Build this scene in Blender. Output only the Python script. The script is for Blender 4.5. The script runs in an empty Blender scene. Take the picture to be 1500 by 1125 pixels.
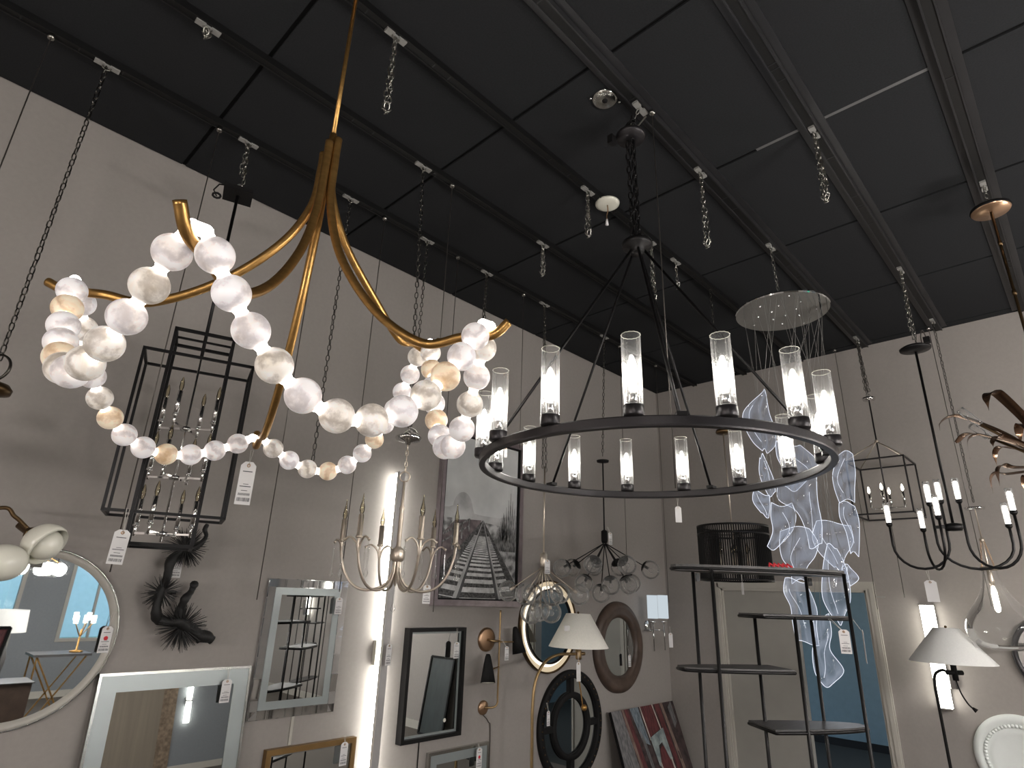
import bpy, math, random
from mathutils import Vector, Matrix, Quaternion
random.seed(7)
C = bpy.context.scene.collection
PI = math.pi
V3 = Vector
sin, cos = math.sin, math.cos

# ------------------------------------------------------------------ camera
RM = [[0.688644387942131, -0.7244576276563843, 0.030496765177501932],
      [0.2649510273555381, 0.21225736371327222, -0.9406103149831693],
      [0.6749591543634718, 0.6558261639184392, 0.33811563504365155]]
FPX = 869.84
CAMH = 1.9
CAM = V3((0, 0, CAMH))
YW, XW, ZC = 3.672, 6.41, 4.40          # left wall plane, right wall plane, ceiling height
cd = bpy.data.cameras.new('camera'); cam = bpy.data.objects.new('camera', cd); C.objects.link(cam)
m = Matrix(((RM[0][0], -RM[1][0], -RM[2][0], 0), (RM[0][1], -RM[1][1], -RM[2][1], 0), (RM[0][2], -RM[1][2], -RM[2][2], CAMH), (0, 0, 0, 1)))
cam.matrix_world = m
cd.sensor_width = 36; cd.lens = 36 * FPX / 1500; cd.clip_start = .02
bpy.context.scene.camera = cam

def ray(px, py):
    a, b = (px - 750) / FPX, (py - 562.5) / FPX
    return V3([RM[0][i] * a + RM[1][i] * b + RM[2][i] for i in range(3)])
def onY(px, py, y=YW):
    d = ray(px, py); return CAM + d * (y / d.y)
def onX(px, py, x=XW):
    d = ray(px, py); return CAM + d * (x / d.x)
def onZ(px, py, z=ZC):
    d = ray(px, py); return CAM + d * ((z - CAMH) / d.z)

# ------------------------------------------------------------------ mesh builder
class MB:
    def __init__(s): s.v = []; s.f = []; s.mi = []; s.m = 0; s.flat = set()
    def add(s, vs, fs, flat=False):
        b = len(s.v); s.v += [V3(v) for v in vs]
        for f in fs:
            if flat: s.flat.add(len(s.f))
            s.f.append([b + i for i in f]); s.mi.append(s.m)
        return s
    def box(s, c, d, ax=None):
        c = V3(c); X, Y, Z = ax if ax else (V3((1, 0, 0)), V3((0, 1, 0)), V3((0, 0, 1)))
        vs = [c + X * (d[0] / 2 * i) + Y * (d[1] / 2 * j) + Z * (d[2] / 2 * k) for i in (-1, 1) for j in (-1, 1) for k in (-1, 1)]
        return s.add(vs, [(0, 1, 3, 2), (4, 6, 7, 5), (0, 4, 5, 1), (2, 3, 7, 6), (0, 2, 6, 4), (1, 5, 7, 3)], True)
    def bb(s, x0, x1, y0, y1, z0, z1):
        return s.box(((x0 + x1) / 2, (y0 + y1) / 2, (z0 + z1) / 2), (abs(x1 - x0), abs(y1 - y0), abs(z1 - z0)))
    def beam(s, p, q, w, h=None, up=(0, 0, 1)):
        p, q = V3(p), V3(q); d = (q - p); L = d.length; d.normalize(); up = V3(up)
        if abs(d.dot(up)) > .98: up = V3((1, 0, 0)) if abs(d.x) < .9 else V3((0, 1, 0))
        sd = d.cross(up).normalized(); u2 = sd.cross(d)
        return s.box((p + q) / 2, (L, w, h or w), (d, sd, u2))
    def tube(s, path, r, n=8, closed=False, cap=True, sx=1.0, sy=1.0, up=None):
        P = [V3(p) for p in path]; N = len(P)
        R = r if isinstance(r, (list, tuple)) else [r] * N
        T = []
        for i in range(N):
            a = P[(i - 1) % N] if (closed or i > 0) else P[i]; b = P[(i + 1) % N] if (closed or i < N - 1) else P[i]
            t = (b - a); T.append(t.normalized() if t.length > 1e-9 else V3((0, 0, 1)))
        nrm = V3(up) if up else T[0].orthogonal()
        nrm = (nrm - T[0] * nrm.dot(T[0])).normalized()
        vs = []
        for i in range(N):
            if i > 0:
                nrm = nrm - T[i] * nrm.dot(T[i])
                nrm = nrm.normalized() if nrm.length > 1e-6 else T[i].orthogonal().normalized()
            b = T[i].cross(nrm)
            for k in range(n):
                a = 2 * PI * k / n; vs.append(P[i] + nrm * (R[i] * cos(a) * sx) + b * (R[i] * sin(a) * sy))
        fs = []
        for i in range(N if closed else N - 1):
            j = (i + 1) % N
            for k in range(n):
                l = (k + 1) % n; fs.append((i * n + k, i * n + l, j * n + l, j * n + k))
        if cap and not closed: fs += [tuple(range(n))[::-1], tuple((N - 1) * n + k for k in range(n))]
        return s.add(vs, fs)
    def lathe(s, prof, o, n=24, ax=None, cap=False, rib=0, nrib=0):
        o = V3(o); X, Y, Z = ax if ax else (V3((1, 0, 0)), V3((0, 1, 0)), V3((0, 0, 1)))
        vs = []
        for r, h in prof:
            for k in range(n):
                a = 2 * PI * k / n; q = r * (1 + (rib * cos(nrib * a) if nrib else 0))
                vs.append(o + X * (q * cos(a)) + Y * (q * sin(a)) + Z * h)
        fs = [(i * n + k, i * n + (k + 1) % n, (i + 1) * n + (k + 1) % n, (i + 1) * n + k) for i in range(len(prof) - 1) for k in range(n)]
        if cap: fs += [tuple(range(n))[::-1], tuple((len(prof) - 1) * n + k for k in range(n))]
        return s.add(vs, fs)
    def cyl(s, p, q, r, n=16, r2=None):
        return s.tube([p, q], [r, r if r2 is None else r2], n)
    def sphere(s, c, r, nu=24, nv=14, sz=1.0):
        c = V3(c); vs = [c + V3((0, 0, r * sz))]
        for i in range(1, nv):
            t = PI * i / nv
            for k in range(nu):
                a = 2 * PI * k / nu; vs.append(c + V3((r * sin(t) * cos(a), r * sin(t) * sin(a), r * cos(t) * sz)))
        vs.append(c - V3((0, 0, r * sz))); fs = []
        for k in range(nu):
            l = (k + 1) % nu; fs.append((0, 1 + k, 1 + l)); b = 1 + (nv - 2) * nu; fs.append((b + k, len(vs) - 1, b + l))
        for i in range(nv - 2):
            for k in range(nu):
                l = (k + 1) % nu; b = 1 + i * nu; fs.append((b + k, b + nu + k, b + nu + l, b + l))
        return s.add(vs, fs)
    def prism(s, pts, d):
        n = len(pts); P = [V3(p) for p in pts]; d = V3(d)
        return s.add(P + [p + d for p in P], [tuple(range(n))[::-1], tuple(range(n, 2 * n))] + [(i, (i + 1) % n, n + (i + 1) % n, n + i) for i in range(n)], True)
    def poly(s, pts): return s.add(pts, [tuple(range(len(pts)))], True)
    def link(s, c, d, side, L, W, r, n=10, k=5):
        c, d, side = V3(c), V3(d), V3(side); path = []
        for i in range(n):
            a = 2 * PI * i / n; x, y = cos(a), sin(a)
            path.append(c + d * ((L / 2 - r) * (abs(x) ** .75) * (1 if x > 0 else -1)) + side * ((W / 2 - r) * (abs(y) ** .6) * (1 if y > 0 else -1)))
        return s.tube(path, r, k, closed=True)
    def chain(s, p, q, L=.042, W=.024, r=.0032, tw=0.0):
        p, q = V3(p), V3(q); d = q - p; D = d.length; d.normalize(); n = max(2, int(D / (L - 2.6 * r)))
        a = d.orthogonal().normalized(); b = d.cross(a)
        for i in range(n):
            t = tw + (PI / 2 if i % 2 else 0) + random.uniform(-.3, .3); s.link(p + d * ((i + .5) * D / n), d, a * cos(t) + b * sin(t), L, W, r)
        return s
    def frame(s, x0, x1, z0, z1, w, y0, y1):                      # rectangular ring standing in an x-z plane
        o = [(x0, z0), (x1, z0), (x1, z1), (x0, z1)]; i = [(x0 + w, z0 + w), (x1 - w, z0 + w), (x1 - w, z1 - w), (x0 + w, z1 - w)]
        vs = [(x, y0, z) for x, z in o] + [(x, y1, z) for x, z in o] + [(x, y1, z) for x, z in i] + [(x, y0, z) for x, z in i]
        fs = []
        for k in range(4):
            l = (k + 1) % 4
            for a in range(4):
                b = (a + 1) % 4; fs.append((a * 4 + k, a * 4 + l, b * 4 + l, b * 4 + k))
        return s.add(vs, fs, True)
    def ring(s, c, prof, n=48, ax=None, sx=1, sz=1):               # closed profile [(r, depth)] around an axis: picture frames, hoops
        c = V3(c); X, Y, Z = ax if ax else (V3((1, 0, 0)), V3((0, 0, 1)), V3((0, -1, 0)))
        m = len(prof); vs = []
        for k in range(n):
            a = 2 * PI * k / n
            for r, h in prof: vs.append(c + X * (r * cos(a) * sx) + Y * (r * sin(a) * sz) + Z * h)
        return s.add(vs, [(k * m + i, ((k + 1) % n) * m + i, ((k + 1) % n) * m + (i + 1) % m, k * m + (i + 1) % m) for k in range(n) for i in range(m)])
    def disc(s, c, r, n=48, ax=None):
        c = V3(c); X, Y = ax if ax else (V3((1, 0, 0)), V3((0, 0, 1)))
        return s.add([c + X * (r * cos(2 * PI * k / n)) + Y * (r * sin(2 * PI * k / n)) for k in range(n)], [tuple(range(n))])

def obj(name, mb, mat, parent=None, smooth=True, label=None, loc=None):
    o0 = V3((0, 0, 0)); p = parent
    if p is not None:
        while p.parent: p = p.parent
        o0 = p.location
    if loc is not None and parent is None: o0 = V3(loc)
    me = bpy.data.meshes.new(name); me.from_pydata([v - o0 for v in mb.v], [], mb.f)
    for mt in (mat if isinstance(mat, (list, tuple)) else [mat]): me.materials.append(mt)
    me.polygons.foreach_set('material_index', mb.mi)
    if smooth: me.polygons.foreach_set('use_smooth', [i not in mb.flat for i in range(len(mb.f))])
    me.validate(); me.update()
    o = bpy.data.objects.new(name, me); C.objects.link(o)
    if parent is not None: o.parent = parent
    else: o.location = o0
    if label: o['label'] = label
    return o
def thing(name, label, cat, loc=(0, 0, 0), group=None):
    o = bpy.data.objects.new(name, None); C.objects.link(o); o.location = V3(loc); o.empty_display_size = .05
    o['label'] = label; o['category'] = cat
    if group: o['group'] = group
    return o
def tag(o, label, cat, group=None):
    o['label'] = label; o['category'] = cat
    if group: o['group'] = group
    return o
def struct(name, mb, mat, smooth=False):
    o = obj(name, mb, mat, smooth=smooth); o['kind'] = 'structure'; o['label'] = name.replace('_', ' '); return o
def copy_tree(o, parent=None):
    c = o.copy(); C.objects.link(c); c.parent = parent
    for ch in o.children: copy_tree(ch, c)
    return c

# ------------------------------------------------------------------ materials
def lin(c):
    return tuple(((x / 255) / 12.92 if x / 255 <= .04045 else ((x / 255 + .055) / 1.055) ** 2.4) for x in c)
def nodes(name):
    mt = bpy.data.materials.new(name); mt.use_nodes = True; nt = mt.node_tree; nt.nodes.clear()
    out = nt.nodes.new('ShaderNodeOutputMaterial'); return mt, nt, out
def N(nt, t, **k):
    n = nt.nodes.new(t)
    for a, b in k.items():
        if a in n.inputs: n.inputs[a].default_value = b
        else: setattr(n, a, b)
    return n
def coords(nt, scale=(1, 1, 1)):
    tc = N(nt, 'ShaderNodeTexCoord'); mp = N(nt, 'ShaderNodeMapping'); mp.inputs['Scale'].default_value = scale
    nt.links.new(tc.outputs['Object'], mp.inputs[0]); return mp.outputs[0]
def pr(name, c, rough=.5, metal=0.0, var=.12, ns=6.0, bump=0.0, stretch=(1, 1, 1), c2=None, emit=None, spec=.5):
    mt, nt, out = nodes(name); L = nt.links
    b = N(nt, 'ShaderNodeBsdfPrincipled'); b.inputs['Roughness'].default_value = rough; b.inputs['Metallic'].default_value = metal
    b.inputs['Specular IOR Level'].default_value = spec
    no = N(nt, 'ShaderNodeTexNoise'); no.inputs['Scale'].default_value = ns; no.inputs['Detail'].default_value = 5
    L.new(coords(nt, stretch), no.inputs['Vector'])
    cr = N(nt, 'ShaderNodeValToRGB'); base = lin(c); lo = lin(c2) if c2 else tuple(x * (1 - var) for x in base); hi = base if c2 else tuple(min(1, x * (1 + var)) for x in base)
    cr.color_ramp.elements[0].position = .3; cr.color_ramp.elements[1].position = .7
    cr.color_ramp.elements[0].color = (*lo, 1); cr.color_ramp.elements[1].color = (*hi, 1)
    L.new(no.outputs['Fac'], cr.inputs[0]); L.new(cr.outputs[0], b.inputs['Base Color'])
    if bump:
        bp = N(nt, 'ShaderNodeBump'); bp.inputs['Strength'].default_value = bump; bp.inputs['Distance'].default_value = .01
        L.new(no.outputs['Fac'], bp.inputs['Height']); L.new(bp.outputs[0], b.inputs['Normal'])
    if emit:
        b.inputs['Emission Color'].default_value = (*lin(emit[0]), 1); b.inputs['Emission Strength'].default_value = emit[1]
    L.new(b.outputs[0], out.inputs[0]); return mt
def glow(name, c, s):
    mt, nt, out = nodes(name); e = N(nt, 'ShaderNodeEmission'); e.inputs[0].default_value = (*lin(c), 1); e.inputs[1].default_value = s
    nt.links.new(e.outputs[0], out.inputs[0]); return mt
def glass(name, tint=(255, 255, 255), blend=.25, body=.0, rough=.02, edge=1.0, ecol=None, eb=0.0):
    mt, nt, out = nodes(name); L = nt.links
    tr = N(nt, 'ShaderNodeBsdfTransparent'); tr.inputs[0].default_value = (*lin(tint), 1)
    gl = N(nt, 'ShaderNodeBsdfGlossy'); gl.inputs['Roughness'].default_value = rough
    lw = N(nt, 'ShaderNodeLayerWeight'); lw.inputs['Blend'].default_value = blend
    mu = N(nt, 'ShaderNodeMath', operation='MULTIPLY'); mu.inputs[1].default_value = edge; L.new(lw.outputs['Fresnel'], mu.inputs[0])
    mx = N(nt, 'ShaderNodeMixShader'); L.new(mu.outputs[0], mx.inputs[0]); L.new(tr.outputs[0], mx.inputs[1]); L.new(gl.outputs[0], mx.inputs[2])
    last = mx
    if body:
        df = N(nt, 'ShaderNodeBsdfTranslucent'); df.inputs[0].default_value = (*lin(ecol or (230, 235, 240)), 1)
        dd = N(nt, 'ShaderNodeBsdfDiffuse'); dd.inputs[0].default_value = (*lin(ecol or (230, 235, 240)), 1)
        ad = N(nt, 'ShaderNodeMixShader'); ad.inputs[0].default_value = .5; L.new(df.outputs[0], ad.inputs[1]); L.new(dd.outputs[0], ad.inputs[2])
        m2 = N(nt, 'ShaderNodeMixShader'); m2.inputs[0].default_value = body; L.new(mx.outputs[0], m2.inputs[1])
        if eb:
            pw = N(nt, 'ShaderNodeMath', operation='POWER'); pw.inputs[1].default_value = 2.5; L.new(lw.outputs['Facing'], pw.inputs[0])
            ma = N(nt, 'ShaderNodeMath', operation='MULTIPLY_ADD'); ma.inputs[1].default_value = eb; ma.inputs[2].default_value = body; L.new(pw.outputs[0], ma.inputs[0]); L.new(ma.outputs[0], m2.inputs[0]); L.new(ad.outputs[0], m2.inputs[2]); last = m2
    L.new(last.outputs[0], out.inputs[0]); return mt
M = {}
M['wall'] = pr('wall_paint', (149, 143, 139), .85, var=.03, ns=40, bump=.03)
M['wall2'] = pr('wall_paint_cool', (120, 124, 128), .85, var=.04, ns=30)
M['ceil'] = pr('black_ceiling_tile', (37, 38, 40), .95, var=.12, ns=120, bump=.1, spec=.15)
M['groove'] = pr('ceiling_grid_black', (22, 22, 23), .9, var=.1, spec=.1)
M['gridlight'] = pr('ceiling_grid_grey', (92, 92, 92), .6, var=.1)
M['carpet'] = pr('carpet', (92, 86, 80), .95, var=.35, ns=160, bump=.4)
M['carpet2'] = pr('carpet_dark', (52, 56, 54), .95, var=.35, ns=120, bump=.4)
M['blue'] = pr('blue_paint', (98, 116, 124), .8, var=.05, ns=12)
M['trim'] = pr('trim_paint', (176, 172, 164), .5, var=.04)
M['door'] = pr('door_paint', (152, 149, 143), .55, var=.04)
M['black'] = pr('black_metal', (26, 25, 26), .42, .6, var=.2)
M['blackmatte'] = pr('black_matte', (13, 12, 13), .7, var=.2, spec=.25)
M['dark'] = pr('dark_iron', (52, 50, 52), .38, .7, var=.15)
M['brass'] = pr('aged_brass', (178, 138, 82), .34, .9, var=.15, ns=14, stretch=(1, 1, 4))
M['bronze'] = pr('dark_bronze', (92, 74, 52), .35, .9, var=.2)
M['leaf'] = pr('bronze_leaf', (146, 116, 94), .22, .95, var=.35, ns=9)
M['antique'] = pr('antique_brass', (150, 126, 92), .34, .9, var=.12, ns=14)
M['copper'] = pr('copper', (178, 146, 118), .3, .9, var=.1)
M['chrome'] = pr('chrome', (225, 225, 225), .1, 1.0, var=.03)
M['nickel'] = pr('champagne_nickel', (206, 194, 180), .36, .85, var=.08)
M['chain'] = pr('steel_chain', (168, 166, 160), .28, 1.0, var=.15)
M['chaindark'] = pr('dark_chain', (96, 94, 90), .3, 1.0, var=.2)
M['wire'] = pr('steel_wire', (92, 88, 84), .4, .7, var=.1)
M['rail'] = pr('track_black', (14, 14, 15), .5, .2, var=.1)
M['lip'] = pr('track_lip', (60, 60, 62), .35, .6, var=.15, ns=3)
M['clip'] = pr('track_clip_white', (150, 149, 146), .4, .2, var=.05)
M['paper'] = pr('tag_card', (214, 212, 212), .7, var=.03)
M['ink'] = pr('tag_print', (84, 84, 88), .8, var=.05)
M['red'] = pr('red_sticker', (190, 40, 50), .7, var=.05)
M['string'] = pr('tag_string', (200, 196, 190), .8, var=.05)
M['mirror'] = pr('mirror_glass', (222, 226, 226), .012, 1.0, var=.01)
M['mirrordark'] = pr('mirror_glass_grey', (58, 60, 58), .015, 1.0, var=.01)
M['silver'] = pr('silver_frame', (190, 190, 186), .2, 1.0, var=.1)
M['bevelmir'] = pr('bevelled_mirror', (225, 228, 230), .04, 1.0, var=.04, ns=30)
M['frost'] = pr('frosted_band', (150, 157, 157), .35, .35, var=.05)
M['gold'] = pr('gold_frame', (132, 104, 66), .4, .7, var=.15)
M['wood'] = pr('dark_wood', (74, 60, 52), .5, var=.3, ns=9, stretch=(1, 1, 1), bump=.25)
M['greywood'] = pr('grey_wood_shelf', (62, 60, 60), .5, var=.25, ns=9, stretch=(1, 7, 1))
M['shade'] = pr('linen_shade', (242, 239, 230), .85, var=.04, ns=90, bump=.06)
M['shadecool'] = pr('white_shade', (232, 232, 230), .85, var=.03, ns=90, bump=.05)
M['opal'] = pr('opal_glass', (214, 212, 200), .25, var=.03, spec=.6)
M['plaster'] = pr('white_plaster', (226, 230, 228), .5, var=.03)
M['branch'] = pr('black_branch', (10, 9, 9), .65, var=.3, ns=30, bump=.4)
M['lineg'] = glass('clear_glass', blend=.22, edge=.9, body=.03, eb=.3, ecol=(250, 250, 252))
M['ribglass'] = glass('ribbed_glass', blend=.3, edge=.85, body=.07, eb=.35, ecol=(250, 250, 250))
M['bubble'] = glass('bubble_glass', blend=.22, edge=.95, body=.08, ecol=(250, 250, 248), eb=.5)
M['bubbleb'] = glass('bubble_glass_milky', tint=(250, 249, 248), blend=.2, edge=.95, body=.14, ecol=(250, 250, 250), eb=.55)
M['bulb'] = glow('led_bulb', (255, 250, 240), 42)
M['bulbdim'] = glass('unlit_candle_bulb', tint=(250, 244, 226), blend=.35, edge=1.0, body=.12, ecol=(240, 226, 190))
M['flame'] = glow('lit_candle_bulb', (255, 246, 226), 14)
M['tubelit'] = glow('lit_glass_tube', (255, 250, 240), 8)
M['ledbar'] = glow('led_bar', (255, 252, 240), 12)
M['ledstrip'] = glow('led_strip', (255, 253, 244), 26)
M['ledwarm'] = glow('led_warm', (244, 222, 186), .72)
M['conn'] = glow('bead_connector', (255, 248, 238), 9)
M['shadelit'] = glow('lit_fabric_shade', (226, 238, 246), .74)

def bead_mat(name, warm, cool, vein, strength):
    mt, nt, out = nodes(name); L = nt.links
    tc = N(nt, 'ShaderNodeTexCoord'); oi = N(nt, 'ShaderNodeObjectInfo')
    ad = N(nt, 'ShaderNodeVectorMath', operation='ADD'); sc = N(nt, 'ShaderNodeVectorMath', operation='SCALE'); sc.inputs['Scale'].default_value = 1.0
    cx = N(nt, 'ShaderNodeCombineXYZ'); mu = N(nt, 'ShaderNodeMath', operation='MULTIPLY'); mu.inputs[1].default_value = 57.0
    L.new(oi.outputs['Random'], mu.inputs[0]); [L.new(mu.outputs[0], cx.inputs[i]) for i in range(3)]
    L.new(tc.outputs['Object'], ad.inputs[0]); L.new(cx.outputs[0], ad.inputs[1])
    n1 = N(nt, 'ShaderNodeTexNoise'); n1.inputs['Scale'].default_value = 14; n1.inputs['Detail'].default_value = 4; n1.inputs['Distortion'].default_value = 1.2; L.new(ad.outputs[0], n1.inputs['Vector'])
    w = N(nt, 'ShaderNodeTexWave'); w.inputs['Scale'].default_value = 6; w.inputs['Distortion'].default_value = 7; w.inputs['Detail'].default_value = 7; w.inputs['Detail Scale'].default_value = 2.4; w.inputs['Detail Roughness'].default_value = .62; L.new(ad.outputs[0], w.inputs['Vector'])
    r1 = N(nt, 'ShaderNodeValToRGB'); r1.color_ramp.elements[0].position = .3; r1.color_ramp.elements[1].position = .66
    r1.color_ramp.elements[0].color = (*lin(warm), 1); r1.color_ramp.elements[1].color = (*lin(cool), 1); L.new(n1.outputs['Fac'], r1.inputs[0])
    r2 = N(nt, 'ShaderNodeValToRGB'); r2.color_ramp.elements[0].position = .0; r2.color_ramp.elements[1].position = .85
    r2.color_ramp.elements[0].color = (*lin(vein), 1); r2.color_ramp.elements[1].color = (1, 1, 1, 1); L.new(w.outputs['Fac'], r2.inputs[0])
    mx = N(nt, 'ShaderNodeMix'); mx.data_type = 'RGBA'; mx.blend_type = 'MULTIPLY'; mx.inputs[0].default_value = .6
    L.new(r1.outputs[0], mx.inputs[6]); L.new(r2.outputs[0], mx.inputs[7])
    b = N(nt, 'ShaderNodeBsdfPrincipled'); b.inputs['Roughness'].default_value = .35
    L.new(mx.outputs[2], b.inputs['Base Color']); L.new(mx.outputs[2], b.inputs['Emission Color']); b.inputs['Emission Strength'].default_value = strength
    L.new(b.outputs[0], out.inputs[0]); return mt
M['bead'] = bead_mat('alabaster_white', (226, 216, 210), (240, 236, 238), (176, 170, 172), .36)
M['beadg'] = bead_mat('alabaster_veined', (214, 204, 190), (236, 230, 226), (150, 138, 126), .34)
M['beadw'] = bead_mat('alabaster_honey', (226, 200, 166), (238, 222, 200), (186, 158, 128), .34)

def acrylic():
    mt, nt, out = nodes('edge_lit_acrylic'); L = nt.links
    tr = N(nt, 'ShaderNodeBsdfTransparent'); tr.inputs[0].default_value = (.96, .97, 1, 1)
    em = N(nt, 'ShaderNodeEmission'); em.inputs[0].default_value = (*lin((206, 216, 236)), 1); em.inputs[1].default_value = .62
    gl = N(nt, 'ShaderNodeBsdfGlossy'); gl.inputs['Roughness'].default_value = .08
    lw = N(nt, 'ShaderNodeLayerWeight'); lw.inputs['Blend'].default_value = .35
    ml = N(nt, 'ShaderNodeMath', operation='MULTIPLY_ADD'); ml.inputs[1].default_value = .6; ml.inputs[2].default_value = .17; L.new(lw.outputs['Facing'], ml.inputs[0])
    m1 = N(nt, 'ShaderNodeMixShader'); L.new(ml.outputs[0], m1.inputs[0]); L.new(tr.outputs[0], m1.inputs[1]); L.new(em.outputs[0], m1.inputs[2])
    m2 = N(nt, 'ShaderNodeMixShader'); m2.inputs[0].default_value = .06; L.new(m1.outputs[0], m2.inputs[1]); L.new(gl.outputs[0], m2.inputs[2])
    L.new(m2.outputs[0], out.inputs[0]); return mt
M['acrylic'] = acrylic()
M['acredge'] = glow('acrylic_lit_edge', (236, 242, 255), 1.15)

# image-right and image-forward horizontal directions
U = V3((RM[0][0], RM[0][1], 0)).normalized()
W = V3((-U.y, U.x, 0))
UZ = V3((0, 0, 1))
def axes(c):                                # horizontal directions at a pendant: across and away from the room's entrance
    w = V3((c[0], c[1], 0)).normalized(); return V3((w.y, -w.x, 0)), w
def axo(c, th, r, z):                      # th = 0 points away, 90 to the right
    t = math.radians(th); p = V3(c); u, w = axes(p); return V3((p.x, p.y, 0)) + u * (r * sin(t)) + w * (r * cos(t)) + UZ * z

# ------------------------------------------------------------------ the room
XB, YB = -3.2, -6.6                         # the two walls behind the camera
def wall_with_hole(name, mat, fixed, axis, a0, a1, z0, z1, holes, t):
    mb = MB(); hs = sorted(holes); cur = a0
    def bx(p, q, c, d):
        if q - p < 1e-4 or d - c < 1e-4: return
        if axis == 'x': mb.bb(p, q, fixed, fixed + t, c, d)
        else: mb.bb(fixed, fixed + t, p, q, c, d)
    for (h0, h1, hz0, hz1) in hs:
        bx(cur, h0, z0, z1); bx(h0, h1, z0, hz0); bx(h0, h1, hz1, z1); cur = h1
    bx(cur, a1, z0, z1); return struct(name, mb, mat)
DY0, DY1, DZ = 1.62, 3.02, 2.06             # cased doorway in the right wall
wall_with_hole('wall_left', M['wall'], YW, 'x', XB, XW + .12, 0, ZC + .1, [], .12)
wall_with_hole('wall_right', M['wall'], XW, 'y', YB - .12, YW, 0, ZC + .1, [(DY0, DY1, 0, DZ)], .12)
WINS = [(.15, 2.1, .5, 2.9), (2.75, 3.75, .9, 2.5)]
wall_with_hole('wall_back', M['wall2'], YB - .12, 'x', XB, XW, 0, ZC + .1, WINS, .12)
wall_with_hole('wall_rear_left', M['wall'], XB - .12, 'y', YB - .12, YW + .12, 0, ZC + .1, [], .12)
struct('floor', MB().bb(XB - .12, XW + .12, YB - .12, YW + .12, -.1, 0), M['carpet'])
# ceiling: black lay-in panels with open grid between them
mb = MB(); mb.bb(XB, XW, YB, YW, ZC + .012, ZC + .1); mb.m = 1
xs = [.735 + 1.113 * k for k in range(-4, 6)]; ys = [3.10 - .612 * k for k in range(-1, 17)]
for i in range(len(xs) - 1):
    for j in range(len(ys) - 1):
        x0, x1 = max(xs[i], XB) + .011, min(xs[i + 1], XW) - .011; y1, y0 = min(ys[j], YW) - .011, max(ys[j + 1], YB) + .011
        if x1 > x0 and y1 > y0: mb.bb(x0, x1, y0, y1, ZC, ZC + .02)
x0 = xs[-1] + .011
for j in range(len(ys) - 1):
    y1, y0 = min(ys[j], YW) - .011, max(ys[j + 1], YB) + .011
    if x0 < XW and y1 > y0: mb.bb(x0, XW, y0, y1, ZC, ZC + .02)
mb.m = 2; mb.bb(2.950, 2.972, .06, .95, ZC + .001, ZC + .014)
struct('ceiling', mb, [M['groove'], M['ceil'], M['gridlight']])
for nm, a in (('baseboard_left', (XB, XW, YW - .014, YW, 0, .11)), ('baseboard_right', (XW - .014, XW, YB, DY0 - .09, 0, .11)), ('baseboard_back', (XB, XW, YB, YB + .014, 0, .11))):
    struct(nm, MB().bb(*a), M['trim'])
# doorway: casing, closed leaf, opening to the blue room
mb = MB(); w = .075
for (a, b) in ((DY0 - w, DY0), (DY1, DY1 + w)):
    mb.bb(XW - .018, XW, a, b, 0, DZ + w); mb.bb(XW - .026, XW - .018, a + .012, b - .03, 0, DZ + w - .02)
mb.bb(XW - .018, XW, DY0, DY1, DZ, DZ + w); mb.bb(XW - .026, XW - .018, DY0 - .03, DY1 + .03, DZ + .012, DZ + w - .02)
mb.bb(XW, XW + .12, DY0 - .001, DY0 + .02, 0, DZ); mb.bb(XW, XW + .12, DY1 - .02, DY1 + .001, 0, DZ); mb.bb(XW, XW + .12, DY0, DY1, DZ - .02, DZ + .001)
struct('trim_1', mb, M['trim'])
mb = MB(); mb.bb(XW + .03, XW + .07, 2.29, DY1 - .02, .01, DZ - .02); mb.bb(XW + .02, XW + .08, 2.27, 2.30, .01, DZ - .02)
d = struct('door_1', mb, M['door']); d['label'] = 'closed pale grey door leaf'
# room behind the doorway
RX = 10.6
for nm, a, mt in (('wall_far_blue', (RX, RX + .1, -1, 7.5, 0, 2.7), 'blue'), ('wall_far_side', (XW + .12, RX, 7.4, 7.5, 0, 2.7), 'blue'), ('wall_far_near', (XW + .12, RX, -1.1, -1, 0, 2.7), 'blue'),
                  ('ceiling_far', (XW + .12, RX + .1, -1.1, 7.5, 2.7, 2.8), 'wall'), ('floor_far', (XW + .12, RX + .1, -1.1, 7.5, -.1, .001), 'carpet2'), ('baseboard_far', (RX - .015, RX, -1, 7.4, 0, .1), 'blackmatte')):
    struct(nm, MB().bb(*a), M[mt])
# windows behind the camera (seen in the round mirror) and what lies outside
for k, (x0, x1, z0, z1) in enumerate(WINS):
    mb = MB().frame(x0, x1, z0, z1, .06, YB - .1, YB + .02); mb.bb((x0 + x1) / 2 - .02, (x0 + x1) / 2 + .02, YB - .08, YB - .02, z0, z1)
    struct('window_%d' % (k + 1), mb, M['door'])
    struct('window_%d_pane' % (k + 1), MB().bb(x0 + .05, x1 - .05, YB - .056, YB - .05, z0 + .05, z1 - .05), M['lineg'])
M['turf'] = pr('green_turf', (40, 150, 96), .9, var=.2, ns=8)
M['bluefas'] = pr('blue_fascia', (20, 110, 190), .6, var=.1)
M['pale'] = pr('pale_render', (220, 232, 236), .8, var=.05)
o = struct('ground_outside', MB().bb(-30, 30, -45, YB - .12, -.2, -.05), M['turf'])
def fascia(x0, x1, y, z, label, mt):
    t = thing('shop_building', label, 'building', ((x0 + x1) / 2, y, -.05))
    obj('wall', MB().bb(x0, x1, y - 4, y, -.05, z), M['pale'], t, False); obj('sign_band', MB().bb(x0 - .1, x1 + .1, y - .2, y + .25, z * .62, z * .88), M[mt], t, False)
    obj('roof', MB().bb(x0 - .2, x1 + .2, y - 4.2, y + .2, z, z + .2), M['turf'], t, False)
fascia(-6, 3, -17, 3.4, 'pale shop with blue band seen through the window in the round mirror', 'bluefas')
fascia(4, 14, -22, 5, 'taller pale shop with green band reflected in the round mirror', 'turf')

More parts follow.
